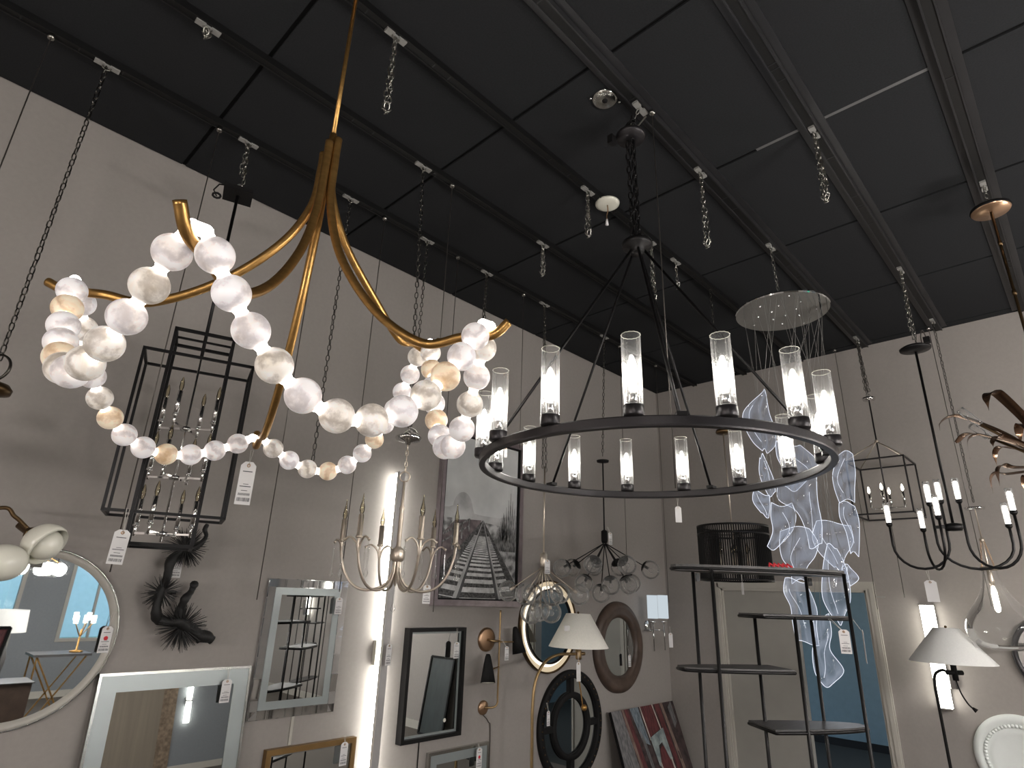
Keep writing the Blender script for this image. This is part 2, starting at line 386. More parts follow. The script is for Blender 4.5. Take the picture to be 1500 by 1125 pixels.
# ------------------------------------------------------------------ ceiling tracks
TY = [3.10, 2.49, 1.875, 1.262, .645, .035]
ORD = ['first', 'second', 'third', 'fourth', 'fifth', 'sixth']
clips = {i: [] for i in range(6)}
for i, y in enumerate(TY):
    t = thing('lighting_track', 'black ceiling track, %s one counted out from the mirror-hung left wall' % ORD[i], 'track', (0, y, ZC), 'ceiling tracks')
    wd = .016 if i < 3 else .022
    mb = MB(); mb.bb(-1.2, 6.36, y - wd, y + wd, ZC - .034, ZC); obj('rail', mb, M['rail'], t, False)
    mb = MB()
    for s in (-1, 1): mb.bb(-1.2, 6.36, y + s * (wd + .003) - .004, y + s * (wd + .003) + .004, ZC - .04, ZC)
    obj('rail_lip', mb, M['rail'] if i < 3 else M['lip'], t, False)
    if i >= 3:
        mb = MB()
        for s in (-1, 1): mb.bb(-1.2, 6.36, y + s * (wd + .027) - .019, y + s * (wd + .027) + .019, ZC - .006, ZC)
        obj('flange', mb, M['lip'], t, False)
    mb = MB()
    for x in [random.uniform(-.8, 6.2) for _ in range(16)]: mb.bb(x, x + .006, y - wd, y + wd, ZC - .036, ZC - .03)
    obj('seam_joint', mb, M['lip'], t, False)
    clips[i] = t
def clip(i, x, parent=None, mat='clip'):
    y = TY[i]; mb = MB()
    mb.box((x - .034, y, ZC - .041), (.042, .03, .014)); mb.box((x + .034, y, ZC - .041), (.042, .03, .014)); mb.box((x, y, ZC - .044), (.03, .018, .01))
    return obj('track_clip', mb, M[mat], parent or clips[i], False)
GL = {i: 'track nearest the left wall' if i == 0 else '%s ceiling track from the left wall' % ORD[i] for i in range(6)}

def hang_chain(i, px, py, z1, strands, label, grp=None, end=None, zs=ZC - .05, mat='chain', L=.042, Wd=.024, r=.0032, hook=True):
    p = onZ(px, py, ZC); y = TY[i]; x = p.x * 1.0
    t = thing('hanging_chain', label, 'chain', (x, y, ZC - .05), grp)
    mb = MB()
    e = V3(end) if end else V3((x, y, z1))
    for k in range(strands):
        o = V3((0, 0, 0)) if strands == 1 else V3((.016 * cos(k * 2.4 + i), .016 * sin(k * 2.4 + i), random.uniform(0, .1) if k else 0))
        mb.chain((x, y, zs), (e.x + o.x, e.y + o.y, e.z + o.z), L, Wd, r, tw=k)
    obj('chain_links', mb, M[mat], t)
    if hook:
        mb = MB(); c = V3((x, y, ZC - .05)); mb.tube([c + V3((-.02, 0, .008)), c + V3((-.016, 0, -.012)), c + V3((0, 0, -.02)), c + V3((.016, 0, -.012)), c + V3((.02, 0, .008))], .003, 6)
        obj('ceiling_hook', mb, M['chain'], t)
        clip(i, x)
    return t
def bundle_end(t, e, n=3):
    mb = MB(); e = V3(e)
    for k in range(n):
        a = k * 2.1; mb.link(e + V3((.008 * cos(a), .008 * sin(a), -.016 + .008 * k)), V3((cos(a) * .5, sin(a) * .5, .7)).normalized(), V3((-sin(a), cos(a), 0)), .05, .03, .0035)
    obj('snap_link', mb, M['chain'], t)
BC = 'spare chains hanging empty from the tracks'
def spare(i, px, py, z1, n, label, **k):
    t = hang_chain(i, px, py, z1, n, label, BC, **k); p = onZ(px, py, ZC); bundle_end(t, (p.x, TY[i], z1))
spare(1, 308, 30, 4.32, 1, 'very short chain stub on the ceiling track at the top left, above the long chains')
spare(2, 580, 45, 3.93, 3, 'thick empty bundle of steel chain hanging right of the brass chandelier stem')
spare(2, 860, 272, 4.04, 3, 'short doubled chain with a big snap link beside the white ceiling plate')
spare(1, 797, 350, 4.12, 3, 'short bunched chain hanging above the left half of the black ring chandelier, free of everything')
spare(2, 957, 345, 3.90, 3, 'bunched chain hanging just behind the hub of the black ring chandelier')
spare(3, 1035, 240, 3.86, 2, 'slim empty chain hanging right of the black ring chandelier hub')
spare(4, 1192, 185, 3.93, 4, 'wide tangle of empty chain below the pale ceiling seam')
spare(2, 1000, 372, 4.15, 1, 'tiny chain end on the ceiling between the ring chandelier rods')

# long chains that carry fixtures
hang_chain(0, 160, 88, 0, 1, 'long steel chain running down the far left to a bronze pendant', end=(.17, 3.10, 2.75), mat='chaindark')
hang_chain(0, 365, 202, 0, 3, 'bunch of steel chain holding up the black box lantern', end=(.918, 3.105, 4.08))
hang_chain(0, 513, 285, 0, 1, 'long chain hanging behind the brass arms down towards the lit beads', end=(1.6, 3.1, 2.52), mat='chaindark')
hang_chain(1, 620, 237, 0, 1, 'long chain holding the canopy of the nickel candle chandelier', end=(1.77, 2.45, 2.71), mat='chaindark')
hang_chain(0, 627, 345, 0, 1, 'long chain dropping behind the right end of the brass bead chandelier', end=(2.25, 3.1, 2.9), mat='chaindark')
hang_chain(0, 710, 395, 0, 2, 'doubled chain above the tip of the right brass arm', end=(2.84, 3.1, 3.3), mat='chaindark')
hang_chain(0, 797, 440, 0, 2, 'chain with loose slack that carries the brass bubble chandelier', end=(3.59, 3.09, 2.86), mat='chaindark')
hang_chain(0, 885, 488, 0, 1, 'chain in the corner that carries the black bubble chandelier', end=(4.41, 3.1, 3.14), mat='chaindark')
hang_chain(3, 1128, 355, 0, 1, 'chain holding the mirrored disc of the acrylic ribbon chandelier', end=(3.97, 1.25, 3.87))
hang_chain(3, 1255, 490, 0, 3, 'bunched chain holding the pyramid topped lantern', end=(6.06, 1.25, 3.79), mat='chaindark')
hang_chain(4, 1315, 390, 0, 3, 'bunched chain above the black canopy of the curved arm chandelier', end=(4.91, .655, 3.75))
hang_chain(4, 1363, 465, 0, 1, 'long slim chain that carries the teardrop glass pendant', end=(6.08, .65, 2.74), mat='chaindark')
hang_chain(5, 1437, 265, 0, 1, 'very short chain above the copper canopy', end=(4.14, .035, 4.23))

# thin suspension cables
def cable(p, z1, label, y=None, knob=True, end=None):
    x, yy = p
    t = thing('hanging_cable', label, 'cable', (x, yy, z1), 'thin suspension cables')
    obj('wire', MB().cyl((x, yy, ZC - .03), end or (x, yy, z1), .0028, 6), M['wire'], t)
    if knob: obj('cable_grip', MB().lathe([(.0, 0), (.014, 0), (.016, .012), (.008, .026), (0, .027)], (x, yy, ZC - .062), 12), M['chain'], t)
cable((-.04, 3.10), 2.3, 'thin cable at the far left edge, left of the long chain')
cable((.75, 3.11), 1.95, 'thin cable passing behind the left brass arm and the black lantern')
cable((1.42, 3.12), 1.85, 'thin cable just right of the black lantern and its price tag')
cable((1.87, 3.10), 1.9, 'thin cable in the middle of the bead chandelier between two long chains')
cable((1.95, 2.48), 2.7, 'thin cable from the second track above the right bead swags')
cable((2.54, 3.09), 1.8, 'thin cable running down near the left side of the railway picture')
cable((3.31, 3.11), 3.0, 'thin cable falling above the railway picture')
cable((4.75, 3.10), 1.95, 'thin cable in the corner above the oval wood mirror')
cable((5.45, 3.10), 1.9, 'thin cable nearest the corner on the left wall side')
cable((2.262, 1.225), 2.35, 'thin pale cord beside the hub of the black ring chandelier')
cable((6.15, 1.27), 2.0, 'thin cable left of the pyramid lantern')
cable((6.2, .70), 1.95, 'thin cable behind the rod of the curved arm chandelier')
cable((6.2, 1.5), 1.9, 'thin cable between the doorway and the glowing wall bar')

# ceiling plates
p = onZ(886, 145); t = thing('ceiling_plate', 'round grey plate with a dark centre set flat on the black ceiling', 'plate', (p.x, p.y, ZC))
obj('plate', MB().lathe([(0, -.012), (.052, -.014), (.066, -.008), (.068, 0)], (p.x, p.y, ZC), 32), M['silver'], t)
obj('center_hole', MB().lathe([(0, -.016), (.014, -.016), (.016, -.01)], (p.x, p.y, ZC), 16), M['blackmatte'], t)
for s in (-1, 1): obj('screw', MB().sphere((p.x + s * .06, p.y - s * .05, ZC - .008), .007, 10, 6), M['chrome'], t)
p = onZ(892, 290); t = thing('ceiling_plate', 'cream canopy plate with a dangling wire nut on the third track', 'plate', (p.x, 1.875, ZC - .034))
q = V3((p.x, 1.86, ZC - .045)); obj('plate', MB().lathe([(0, -.006), (.06, -.008), (.078, .0), (.08, .01), (0, .012)], q, 32), M['opal'], t)
obj('hanging_wire', MB().tube([q, q + V3((.004, 0, -.05)), q + V3((-.006, .004, -.09)), q + V3((-.01, 0, -.13))], .004, 6), M['copper'], t)
obj('wire_nut', MB().cyl(q + V3((-.01, 0, -.12)), q + V3((-.012, 0, -.165)), .006, 10, .011), M['paper'], t)

# ------------------------------------------------------------------ brass and alabaster bead chandelier
A5 = {'A': (.319, 1.351, .780), 'E': (1.189, 1.261, .815), 'D': (1.473, 1.956, 1.041), 'C': (1.086, 2.648, .637), 'B': (.235, 2.276, .937)}
A5 = {k: V3(v) + V3((0, 0, CAMH)) for k, v in A5.items()}
SW = [('AE', .389, .014), ('AB', .348, .038), ('BC', .252, .214), ('CD', .262, .301), ('DE', .435, .001)]; GAP = {'A': .012, 'B': .012, 'C': .018, 'D': .012, 'E': .012}
AX = V3((.823, 1.810, 0)); BR = .0438
t = thing('bead_chandelier', 'brass chandelier with five curved arms and swags of glowing alabaster beads', 'chandelier', (AX.x, AX.y, ZC))
zs = 3.565
obj('canopy', MB().lathe([(0, -.03), (.036, -.028), (.04, 0)], (AX.x, AX.y, ZC), 28), M['brass'], t)
obj('stem', MB().cyl((AX.x, AX.y, 3.54), (AX.x, AX.y, ZC - .02), .0085, 14), M['brass'], t)
obj('stem_collar', MB().cyl((AX.x, AX.y, zs - .12), (AX.x, AX.y, zs + .005), .0135, 16), M['brass'], t)
def bez(pts, n=40):
    pts = [V3(p) for p in pts]; P = [pts[0] * 2 - pts[1]] + pts + [pts[-1] * 2 - pts[-2]]; out = []
    for i in range(1, len(P) - 2):
        for k in range(n):
            u = k / n; a, b, c, d = P[i - 1:i + 3]
            out.append(.5 * ((2 * b) + (c - a) * u + (2 * a - 5 * b + 4 * c - d) * u * u + (3 * b - a - 3 * c + d) * u ** 3))
    return out + [P[-2]]
tips = {'A': (263, 293), 'B': (70, 413), 'D': (643, 499), 'E': (745, 472)}
for k in 'ABCDE':
    a = A5[k]; d = V3((a.x - AX.x, a.y - AX.y, 0)); R = d.length; d.normalize()
    o = AX + d * .024; fd = {'D': 1.3}.get(k, 1.0)
    if k in tips:                               # where the arm's own vertical plane meets the line of sight of its tip
        rr = ray(*tips[k]); n = V3((-d.y, d.x, 0)); s_ = (AX - V3((0, 0, 0))).dot(n) / rr.dot(n) if abs(rr.dot(n)) > .12 else None
        tip = CAM + rr * s_ if s_ and s_ > 0 else None
        if tip is None or (V3((tip.x, tip.y, 0)) - AX).length > R + .3 or (V3((tip.x, tip.y, 0)) - AX).dot(d) < R * .9 or tip.z < a.z - .09:
            tip = V3((a.x, a.y, 0)) + d * .085 + UZ * (a.z + .075)
    else: tip = V3((a.x, a.y, 0)) + d * .07 + UZ * (a.z + .045)
    zt = zs - (.05 if k in 'AC' else .02 if k in 'DE' else .09)
    zb = a.z - (.035 if k != 'C' else .02)
    drop = zt - zb
    pts = [V3((o.x, o.y, zt)), V3((o.x, o.y, zt - .12 * drop)), V3((o.x, o.y, 0)) + d * .012 + UZ * (zt - .36 * drop), V3((o.x, o.y, 0)) + d * (R * .13 * fd) + UZ * (zt - .62 * drop),
           V3((o.x, o.y, 0)) + d * (R * .36 * fd) + UZ * (zt - .87 * drop), V3((AX.x, AX.y, 0)) + d * (R * min(.72, .66 * fd)) + UZ * (zb - .012), V3((AX.x, AX.y, 0)) + d * (R * .86) + UZ * (zb + .002), V3((a.x, a.y, a.z - {'A': .028, 'B': .03, 'E': .03}.get(k, .03))) + d * .008, tip]
    obj('arm', MB().tube(bez(pts, 10), .0152, 16), M['brass'], t)
for k in 'ABCDE': obj('glow_joint', MB().sphere(A5[k], .0178, 18, 12), M['conn'], t)
bead_me = None
for si, (pp, sag, off) in enumerate(SW):
    P0, P1 = A5[pp[0]], A5[pp[1]]; mid = (P0 + P1) / 2; o = V3((mid.x - AX.x, mid.y - AX.y, 0)).normalized(); pts = []
    hh = V3((P1.x - P0.x, P1.y - P0.y, 0)).normalized() * .03; Q0, Q1 = P0 + hh, P1 - hh
    for a_, b_ in ((P0, Q0), (P1, Q1)): obj('glow_connector', MB().tube([a_, b_], .0165, 14), M['conn'], t); obj('glow_joint', MB().sphere(b_, .0165, 14, 10), M['conn'], t)
    for i in range(241):
        u = i / 240; sh = 1 - abs(2 * u - 1) ** 2.0
        pts.append(Q0 * (1 - u) + Q1 * u - UZ * (sag * sh) + o * (off * sh))
    Ls = [0]
    for i in range(240): Ls.append(Ls[-1] + (pts[i + 1] - pts[i]).length)
    def at(l):
        l = max(0, min(Ls[-1], l)); i = min(239, next(j for j in range(1, 241) if Ls[j] >= l) - 1)
        return pts[i].lerp(pts[i + 1], (l - Ls[i]) / max(1e-9, Ls[i + 1] - Ls[i]))
    GAP0, GAP1 = GAP[pp[0]], GAP[pp[1]]; pitch = (Ls[-1] - GAP0 - GAP1) / 12
    for j in range(13):
        l0, l1 = GAP0 + (j - .5) * pitch + BR * .88, GAP0 + (j + .5) * pitch - BR * .88
        if j == 0: l0 = 0
        if j == 12: l1 = Ls[-1]
        l0, l1 = max(0, l0), min(Ls[-1], l1)
        a, b = at(l0), at(l1)
        if (b - a).length > .004: obj('glow_connector', MB().tube([a, a.lerp(b, .5), b], [.0175, .0145, .0175], 14), M['conn'], t)
    for j in range(12):
        c = at(GAP0 + (j + .5) * pitch)
        if bead_me is None:
            b = obj('bead', MB().sphere((0, 0, 0), BR, 32, 20), [M['bead']], None); bead_me = {'bead': b.data}
            for nm in ('beadg', 'beadw'): mm = b.data.copy(); mm.materials[0] = M[nm]; bead_me[nm] = mm
        else: b = bpy.data.objects.new('bead', bead_me['bead']); C.objects.link(b)
        b.data = bead_me[['bead', 'bead', 'beadg', 'bead', 'beadw', 'beadg', 'bead'][(j * 5 + si * 3 + (j * j) % 4) % 7]]
        b.parent = t; b.location = c - t.location; b.rotation_euler = (random.uniform(0, 6), random.uniform(0, 6), random.uniform(0, 6))

# ------------------------------------------------------------------ price tags
def price_tag(top, label, h=.15, w=.055, nrm=(0, -1, 0), cord=None, dot=False, tilt=0.0, printed=True, cat='price tag'):
    top = V3(top); n = V3(nrm).normalized(); r = V3((n.y, -n.x, 0)) if abs(n.z) < .9 else V3((1, 0, 0)); r = V3((-n.y, n.x, 0)).normalized(); dn = V3((0, 0, -1))
    if tilt: q = Quaternion(n, tilt); r = q @ r; dn = q @ dn
    t = thing('price_tag', label, cat, top, 'white price tags')
    def P(u, v, o=0): return top + r * (u * w) + dn * (v * h) + n * o
    pts = [P(-.25, 0), P(.25, 0), P(.5, .09), P(.5, 1), P(-.5, 1), P(-.5, .09)]
    obj('card', MB().prism(pts, n * -.0012), M['paper'], t, False)
    hole = MB().tube([P(.09 * cos(a), .09 + .035 * sin(a), .0006) for a in [2 * PI * k / 12 for k in range(12)]], .0022, 5, closed=True); obj('eyelet', hole, M['copper'], t)
    c0 = V3(cord) if cord else top + UZ * .06
    obj('hang_string', MB().tube([P(0, .09, .001), c0 + r * .006, c0 - r * .006, P(.01, .09, .001)], .0011, 5), M['string'], t)
    if printed:
        mb = MB()
        def bar(u, v, ww, hh): mb.poly([P(u - ww / 2, v, .0008), P(u - ww / 2, v + hh, .0008), P(u + ww / 2, v + hh, .0008), P(u + ww / 2, v, .0008)])
        bar(0, .22, .62, .022); bar(.02, .52, .34, .014); bar(0, .57, .72, .02); bar(-.02, .67, .4, .014)
        for k in range(9): bar(-.34 + k * .085, .735, .05, .055)
        obj('printed_text', mb, M['ink'], t, False); mb = MB()
        u = -.4
        while u < .4: q = random.uniform(.02, .05); bar(u + q / 2, .84, q, .085); u += q + random.uniform(.02, .045)
        obj('barcode_stripe', mb, M['ink'], t, False)
    if dot: obj('red_dot', MB().disc(P(0, .45, .0014), w * .2, 20, ax=(r, dn)), M['red'], t, False)
    return t
tn = (CAM - A5['C']); tn.z = 0
price_tag(A5['C'] + V3((-.035, -.045, -.115)), 'large white price tag hanging from the far arm of the bead chandelier', .185, .062, tn.normalized(), cord=A5['C'] + V3((-.03, -.04, -.062)), tilt=.0)

# ------------------------------------------------------------------ black ring chandelier with ribbed glass cylinders
HB = V3((2.25, 1.346, 0)); RR = .7215; ZR = 2.468; HZ = 3.575; ph0 = -2.653
t = thing('ring_chandelier', 'large black ring chandelier carrying fifteen lit ribbed glass cylinders', 'chandelier', (HB.x, HB.y, HZ))
obj('ring', MB().ring(V3((HB.x, HB.y, ZR)), [(RR - .012, -.036), (RR + .012, -.036), (RR + .014, -.03), (RR + .014, -.004), (RR + .012, 0), (RR - .012, 0), (RR - .014, -.004), (RR - .014, -.03)], 220, ax=(V3((1, 0, 0)), V3((0, 1, 0)), UZ)), M['dark'], t, False)
hp = [(0, -.05), (.034, -.05), (.038, -.044), (.038, -.02), (.072, -.012), (.076, .004), (.07, .016), (.02, .02), (.012, .05), (0, .052)]
obj('hub', MB().lathe(hp, (HB.x, HB.y, HZ), 32), M['black'], t)
for k in range(5):
    a = ph0 + 2 * PI * (k * 3 + .5) / 15; dv = V3((cos(a), sin(a), 0))
    rod = obj('support_rod', MB().cyl(HB + dv * .03 + UZ * (HZ - .03), HB + dv * (RR - .02) + UZ * (ZR + .004), .0065, 10), M['black'], t)
    obj('rod_foot', MB().box(HB + dv * (RR - .012) + UZ * (ZR + .006), (.05, .034, .014), (dv, V3((-dv.y, dv.x, 0)), UZ)), M['black'], rod, False)
mb = MB()
for k in range(3):
    o = V3((.018 * cos(k * 2.1), .018 * sin(k * 2.1), 0)); mb.chain(HB + o + UZ * (HZ + .03), HB + V3((-.03, -.01, 0)) + o + UZ * 4.20, .05, .03, .0045, tw=k)
obj('chain_links', mb, M['black'], t)
cp = HB + V3((-.035, -.012, 4.205))
obj('canopy', MB().lathe([(0, 0), (.02, -.002), (.074, .004), (.078, .02), (.072, .03), (0, .032)], cp, 32), M['dark'], t)
mb = MB()
for k in range(6): mb.tube([cp + V3((.05 * cos(a + k), .05 * sin(a + k * 1.3), .03 + .012 * k + .01 * sin(2 * a))) for a in [2 * PI * q / 14 for q in range(14)]], .0045, 6, closed=True)
obj('coiled_cord', mb, M['blackmatte'], t)
obj('hanging_junction_box', MB().box(cp + U * -.1 + UZ * -.01, (.04, .03, .05)), M['blackmatte'], t, False)
mb = MB(); mb.chain(cp + V3((-.02, 0, .03)), V3((cp.x - .02, 1.262, ZC - .05)), .035, .02, .003); mb.tube([cp + V3((.05, .02, .03)), cp + V3((.06, .03, .1)), V3((cp.x + .05, 1.262, ZC - .05))], .005, 6); obj('hook_chain', mb, M['chain'], t)
clip(3, cp.x - .01)
lamp0 = None
for i in range(15):
    a = ph0 + 2 * PI * i / 15; p = HB + V3((cos(a) * RR, sin(a) * RR, ZR))
    if lamp0 is None:
        o = p - V3((0, 0, 0))
        lamp0 = obj('lamp_cup', MB().lathe([(0, -.002), (.031, -.002), (.035, .004), (.035, .036), (.033, .038), (.013, .038), (0, .038)], o, 28), M['dark'], t)
        obj('bulb_socket', MB().lathe([(0, .036), (.014, .037), (.014, .08), (.010, .088), (0, .088)], o, 20), M['chrome'], lamp0)
        obj('glass_cylinder', MB().lathe([(.0325, .02), (.0325, .292)], o, 84, rib=.028, nrib=14), M['ribglass'], lamp0)
        rim = MB().tube([o + V3((.0325 * (1 + .028 * cos(14 * q)) * cos(q), .0325 * (1 + .028 * cos(14 * q)) * sin(q), .292)) for q in [2 * PI * k / 84 for k in range(84)]], .0013, 5, closed=True); obj('glass_rim', rim, M['lineg2'] if 'lineg2' in M else M['opal'], lamp0)
        obj('bulb', MB().lathe([(0, .085), (.008, .087), (.0135, .1), (.0135, .19), (.010, .2), (0, .202)], o, 18), M['bulb'], lamp0)
        obj('bulb_tip', MB().lathe([(.010, .2), (.009, .212), (.004, .218), (0, .219)], o, 14), M['bubble'], lamp0)
        first = p.copy()
    else:
        c = copy_tree(lamp0, t); c.location = lamp0.location + (p - first)
        c.rotation_euler = (0, 0, 0)
price_tag(HB + V3((cos(ph0 + 2 * PI * 1.5 / 15), sin(ph0 + 2 * PI * 1.5 / 15), 0)) * (RR + .0) + UZ * (ZR - .33) if False else onY(993, 742, 1.9), 'white price tag seen edge-on hanging low under the ring chandelier', .1, .04, (.72, .69, 0), cord=onY(992, 722, 1.9))
price_tag(onY(741, 656, 2.1), 'small pale tag hanging at the left end of the black ring, over the railway picture', .05, .022, (0, -1, 0), printed=False)

# ------------------------------------------------------------------ black box lantern at the left
LC = V3((.918, 3.105, 0))
t = thing('box_lantern', 'tall black open box lantern of two crossed frames with three tiers of chrome candles', 'lantern', (LC.x, LC.y, 4.0)); t.rotation_euler = (0, 0, -.309)
def box_frame(mb, c, hx, hy, z0, z1, w):
    for z in (z0, z1):
        for s in (-1, 1):
            mb.beam(c + V3((-hx - w / 2, s * hy, z)), c + V3((hx + w / 2, s * hy, z)), w); mb.beam(c + V3((s * hx, -hy + w / 2, z)), c + V3((s * hx, hy - w / 2, z)), w)
    for sx in (-1, 1):
        for sy in (-1, 1): mb.beam(c + V3((sx * hx, sy * hy, z0)), c + V3((sx * hx, sy * hy, z1)), w)
mb = MB(); box_frame(mb, LC, .24, .12, 2.205, 2.96, .0125); obj('wide_frame', mb, M['black'], t, False)
mb = MB(); box_frame(mb, LC, .13, .12, 2.07, 3.087, .0145); mb.beam(LC + V3((-.13, 0, 3.087)), LC + V3((.13, 0, 3.087)), .01); obj('tall_frame', mb, M['black'], t, False)
obj('stem', MB().cyl(LC + UZ * 3.0, LC + UZ * 4.0, .0085, 10), M['black'], t)
obj('inner_rod', MB().cyl(LC + UZ * 2.09, LC + UZ * 3.085, .0055, 10), M['chrome'], t)
obj('canopy', MB().box(LC + UZ * 4.0, (.15, .15, .022)), M['blackmatte'], t, False)
mb = MB(); q = LC + UZ * 4.01
mb.tube([q + V3((-.03, -.03, .02)), q + V3((-.1, -.03, .0)), q + V3((-.12, -.04, -.05)), q + V3((-.1, -.05, -.09))], .004, 6); mb.tube([q + V3((-.1, -.05, -.08)) + V3((.02 * cos(a), .01, .016 * sin(a))) for a in [k * .7 for k in range(16)]], .006, 6)
obj('coiled_cord', mb, M['blackmatte'], t)
obj('hanging_ring', MB().ring(q + UZ * .035, [(.02, -.003), (.026, -.003), (.026, .003), (.02, .003)], 20), M['chrome'], t)
for z in (2.625, 2.385, 2.125):
    hb = obj('candle_arm', MB().lathe([(0, -.012), (.022, -.01), (.026, 0), (.022, .01), (0, .012)], LC + UZ * z, 20), M['chrome'], t)
    for k in range(4):
        a = PI / 4 + k * PI / 2 + .35; dv = V3((cos(a), sin(a), 0)); e = LC + dv * .125 + UZ * z
        mb = MB(); mb.beam(LC + UZ * z, e, .011, .009); mb.cyl(e + UZ * -.012, e + UZ * .05, .0065, 12); mb.lathe([(0, .03), (.013, .032), (.013, .04), (0, .041)], e, 14)
        obj('branch', mb, M['chrome'], hb)
        obj('candle_sleeve', MB().cyl(e + UZ * .04, e + UZ * .155, .0105, 14), M['chrome'], hb)
        obj('unlit_bulb', MB().lathe([(.006, .155), (.0105, .175), (.009, .2), (.003, .222), (0, .225)], e, 14), M['bulbdim'], hb)
price_tag(onY(181, 776, 2.86), 'white price tag hanging below the black box lantern', .135, .058, (0, -1, 0), cord=onY(188, 745, 2.86), tilt=-.03)

# ------------------------------------------------------------------ nickel candle chandelier with crystal drops
NC = V3((1.77, 2.45, 0))
t = thing('candle_chandelier', 'champagne nickel chandelier with six candle arms and hanging crystal drops', 'chandelier', (NC.x, NC.y, 2.7))
obj('canopy', MB().lathe([(0, -.045), (.012, -.04), (.016, -.028), (.06, -.018), (.068, -.006), (.066, 0), (0, .004)], NC + UZ * 2.66, 32), M['chrome'], t)
mb = MB()
for k in range(4): mb.tube([NC + UZ * (2.672 + .012 * (k % 3)) + V3((.03 * cos(a) + .01 * k, (.016 + .006 * k) * sin(a), .012 * sin(2 * a))) for a in [2 * PI * q / 16 for q in range(16)]], .004, 6, closed=True)
obj('coiled_chain', mb, M['chain'], t)
mb = MB(); mb.chain(NC + UZ * 2.62, NC + UZ * 2.475, .032, .018, .0026); mb.ring(NC + UZ * 2.455, [(.022, -.003), (.028, -.003), (.028, .003), (.022, .003)], 24, ax=(U, UZ, W)); obj('hanging_chain_link', mb, M['nickel'], t)
obj('stem', MB().lathe([(.0, 2.435), (.006, 2.43), (.0075, 2.31), (.014, 2.3), (.009, 2.285), (.011, 2.26), (.011, 2.12), (.016, 2.11), (.03, 2.1), (.034, 2.085), (.034, 2.06), (.028, 2.05), (.012, 2.04), (.006, 1.94), (0, 1.93)], NC, 20), M['nickel'], t)
obj('crystal_drop', MB().lathe([(0, 1.93), (.004, 1.92), (.004, 1.86), (.012, 1.835), (.012, 1.828), (0, 1.815)], NC, 10), M['bubble'], t)
R6 = .275
for th in (-80, -20, 40, 100, 160, 220):
    def q(r, z, off=0.0):
        p = axo(NC, th, r, z); tt = math.radians(th); u_, w_ = axes(NC); return p + (u_ * cos(tt) - w_ * sin(tt)) * off
    arm = obj('arm', MB().tube(bez([q(.012, 2.06), q(.02, 1.99), q(.055, 1.935), q(.13, 1.912), q(.2, 1.935), q(.25, 2.0), q(R6, 2.09), q(R6, 2.135)], 7), .0062, 10), M['nickel'], t)
    mb = MB(); mb.lathe([(0, 2.128), (.014, 2.13), (.017, 2.136), (.0125, 2.14), (.0125, 2.235), (0, 2.237)], q(R6, 0), 14); obj('candle_sleeve', mb, M['nickel'], arm)
    obj('candle_bulb', MB().lathe([(.006, 2.236), (.011, 2.25), (.0105, 2.268), (.004, 2.3), (.001, 2.33)], q(R6, 0), 14), M['bulbdim'], arm)
    for s in (-1, 1):
        pts = bez([q(R6 - .004, 2.06, 0), q(R6, 2.11, s * .014), q(R6 + .01, 2.135, s * .045), q(R6 + .014, 2.12, s * .075)], 6); obj('scroll', MB().tube(pts, [.0045] * (len(pts) - 2) + [.006, .0065], 8), M['nickel'], arm)
        e = q(R6 + .014, 0, s * .075); mb = MB(); mb.cyl(e + UZ * 2.115, e + UZ * 2.10, .0012, 5); mb.lathe([(0, 2.1), (.0045, 2.094), (.0038, 2.03), (.003, 2.0), (.008, 1.985), (.009, 1.978), (.004, 1.966), (0, 1.96)], e, 8); obj('crystal_drop', mb, M['bubble'], arm)
price_tag(onY(626, 857, 2.4), 'white price tag hanging at the foot of the nickel candle chandelier, before the railway picture', .085, .04, (-.2, -1, 0), cord=onY(622, 845, 2.4))

# ------------------------------------------------------------------ bubble glass chandeliers
def bubble_light(name, label, c, hubz0, hubz1, stem_top, canopy_z, met, gl, balls, r, cap):
    c = V3(c); t = thing(name, label, 'chandelier', (c.x, c.y, stem_top))
    mt = M[met]
    if canopy_z: obj('canopy', MB().lathe([(0, -.024), (.012, -.02), (.052, -.016), (.056, 0), (0, .004)], c + UZ * canopy_z, 28), mt, t)
    obj('stem', MB().cyl(c + UZ * hubz1, c + UZ * stem_top, .0065, 10), mt, t)
    obj('hub', MB().lathe([(0, hubz0), (.022, hubz0), (.028, hubz0 + .02), (.028, hubz1), (.01, hubz1 + .012), (0, hubz1 + .014)], c, 24), mt, t)
    for th, R, z in balls:
        e = axo(c, th, R, z); d = (e - (c + UZ * hubz0)); L = d.length; d.normalize(); s = c + UZ * hubz0 + d * .01
        ce = e - d * (r * .72)
        arm = obj('arm', MB().cyl(s, ce, .0042, 8), mt, t)
        sd = d.orthogonal().normalized(); ax = (sd, d.cross(sd), d)
        mb = MB()
        if cap: mb.lathe([(0, -r * 1.02), (r * .3, -r * .97), (r * .6, -r * .82), (r * .66, -r * .74), (r * .6, -r * .76)], e, 20, ax=ax)
        mb.lathe([(0, -r * .72), (.011, -r * .72), (.011, -r * .25), (0, -r * .24)], e, 14, ax=ax); obj('socket_cap', mb, mt, arm)
        obj('glass_globe', MB().lathe([(r * sin(a), -r * cos(a)) for a in [(.2 + .8 * k / 15) * PI for k in range(16)]], e, 28, ax=ax), M[gl], arm)
        obj('clear_bulb', MB().lathe([(.006, -r * .25), (.02, r * .0), (.021, r * .15), (.012, r * .32), (0, r * .36)], e, 14, ax=ax), M['bubble'], arm)
    return t
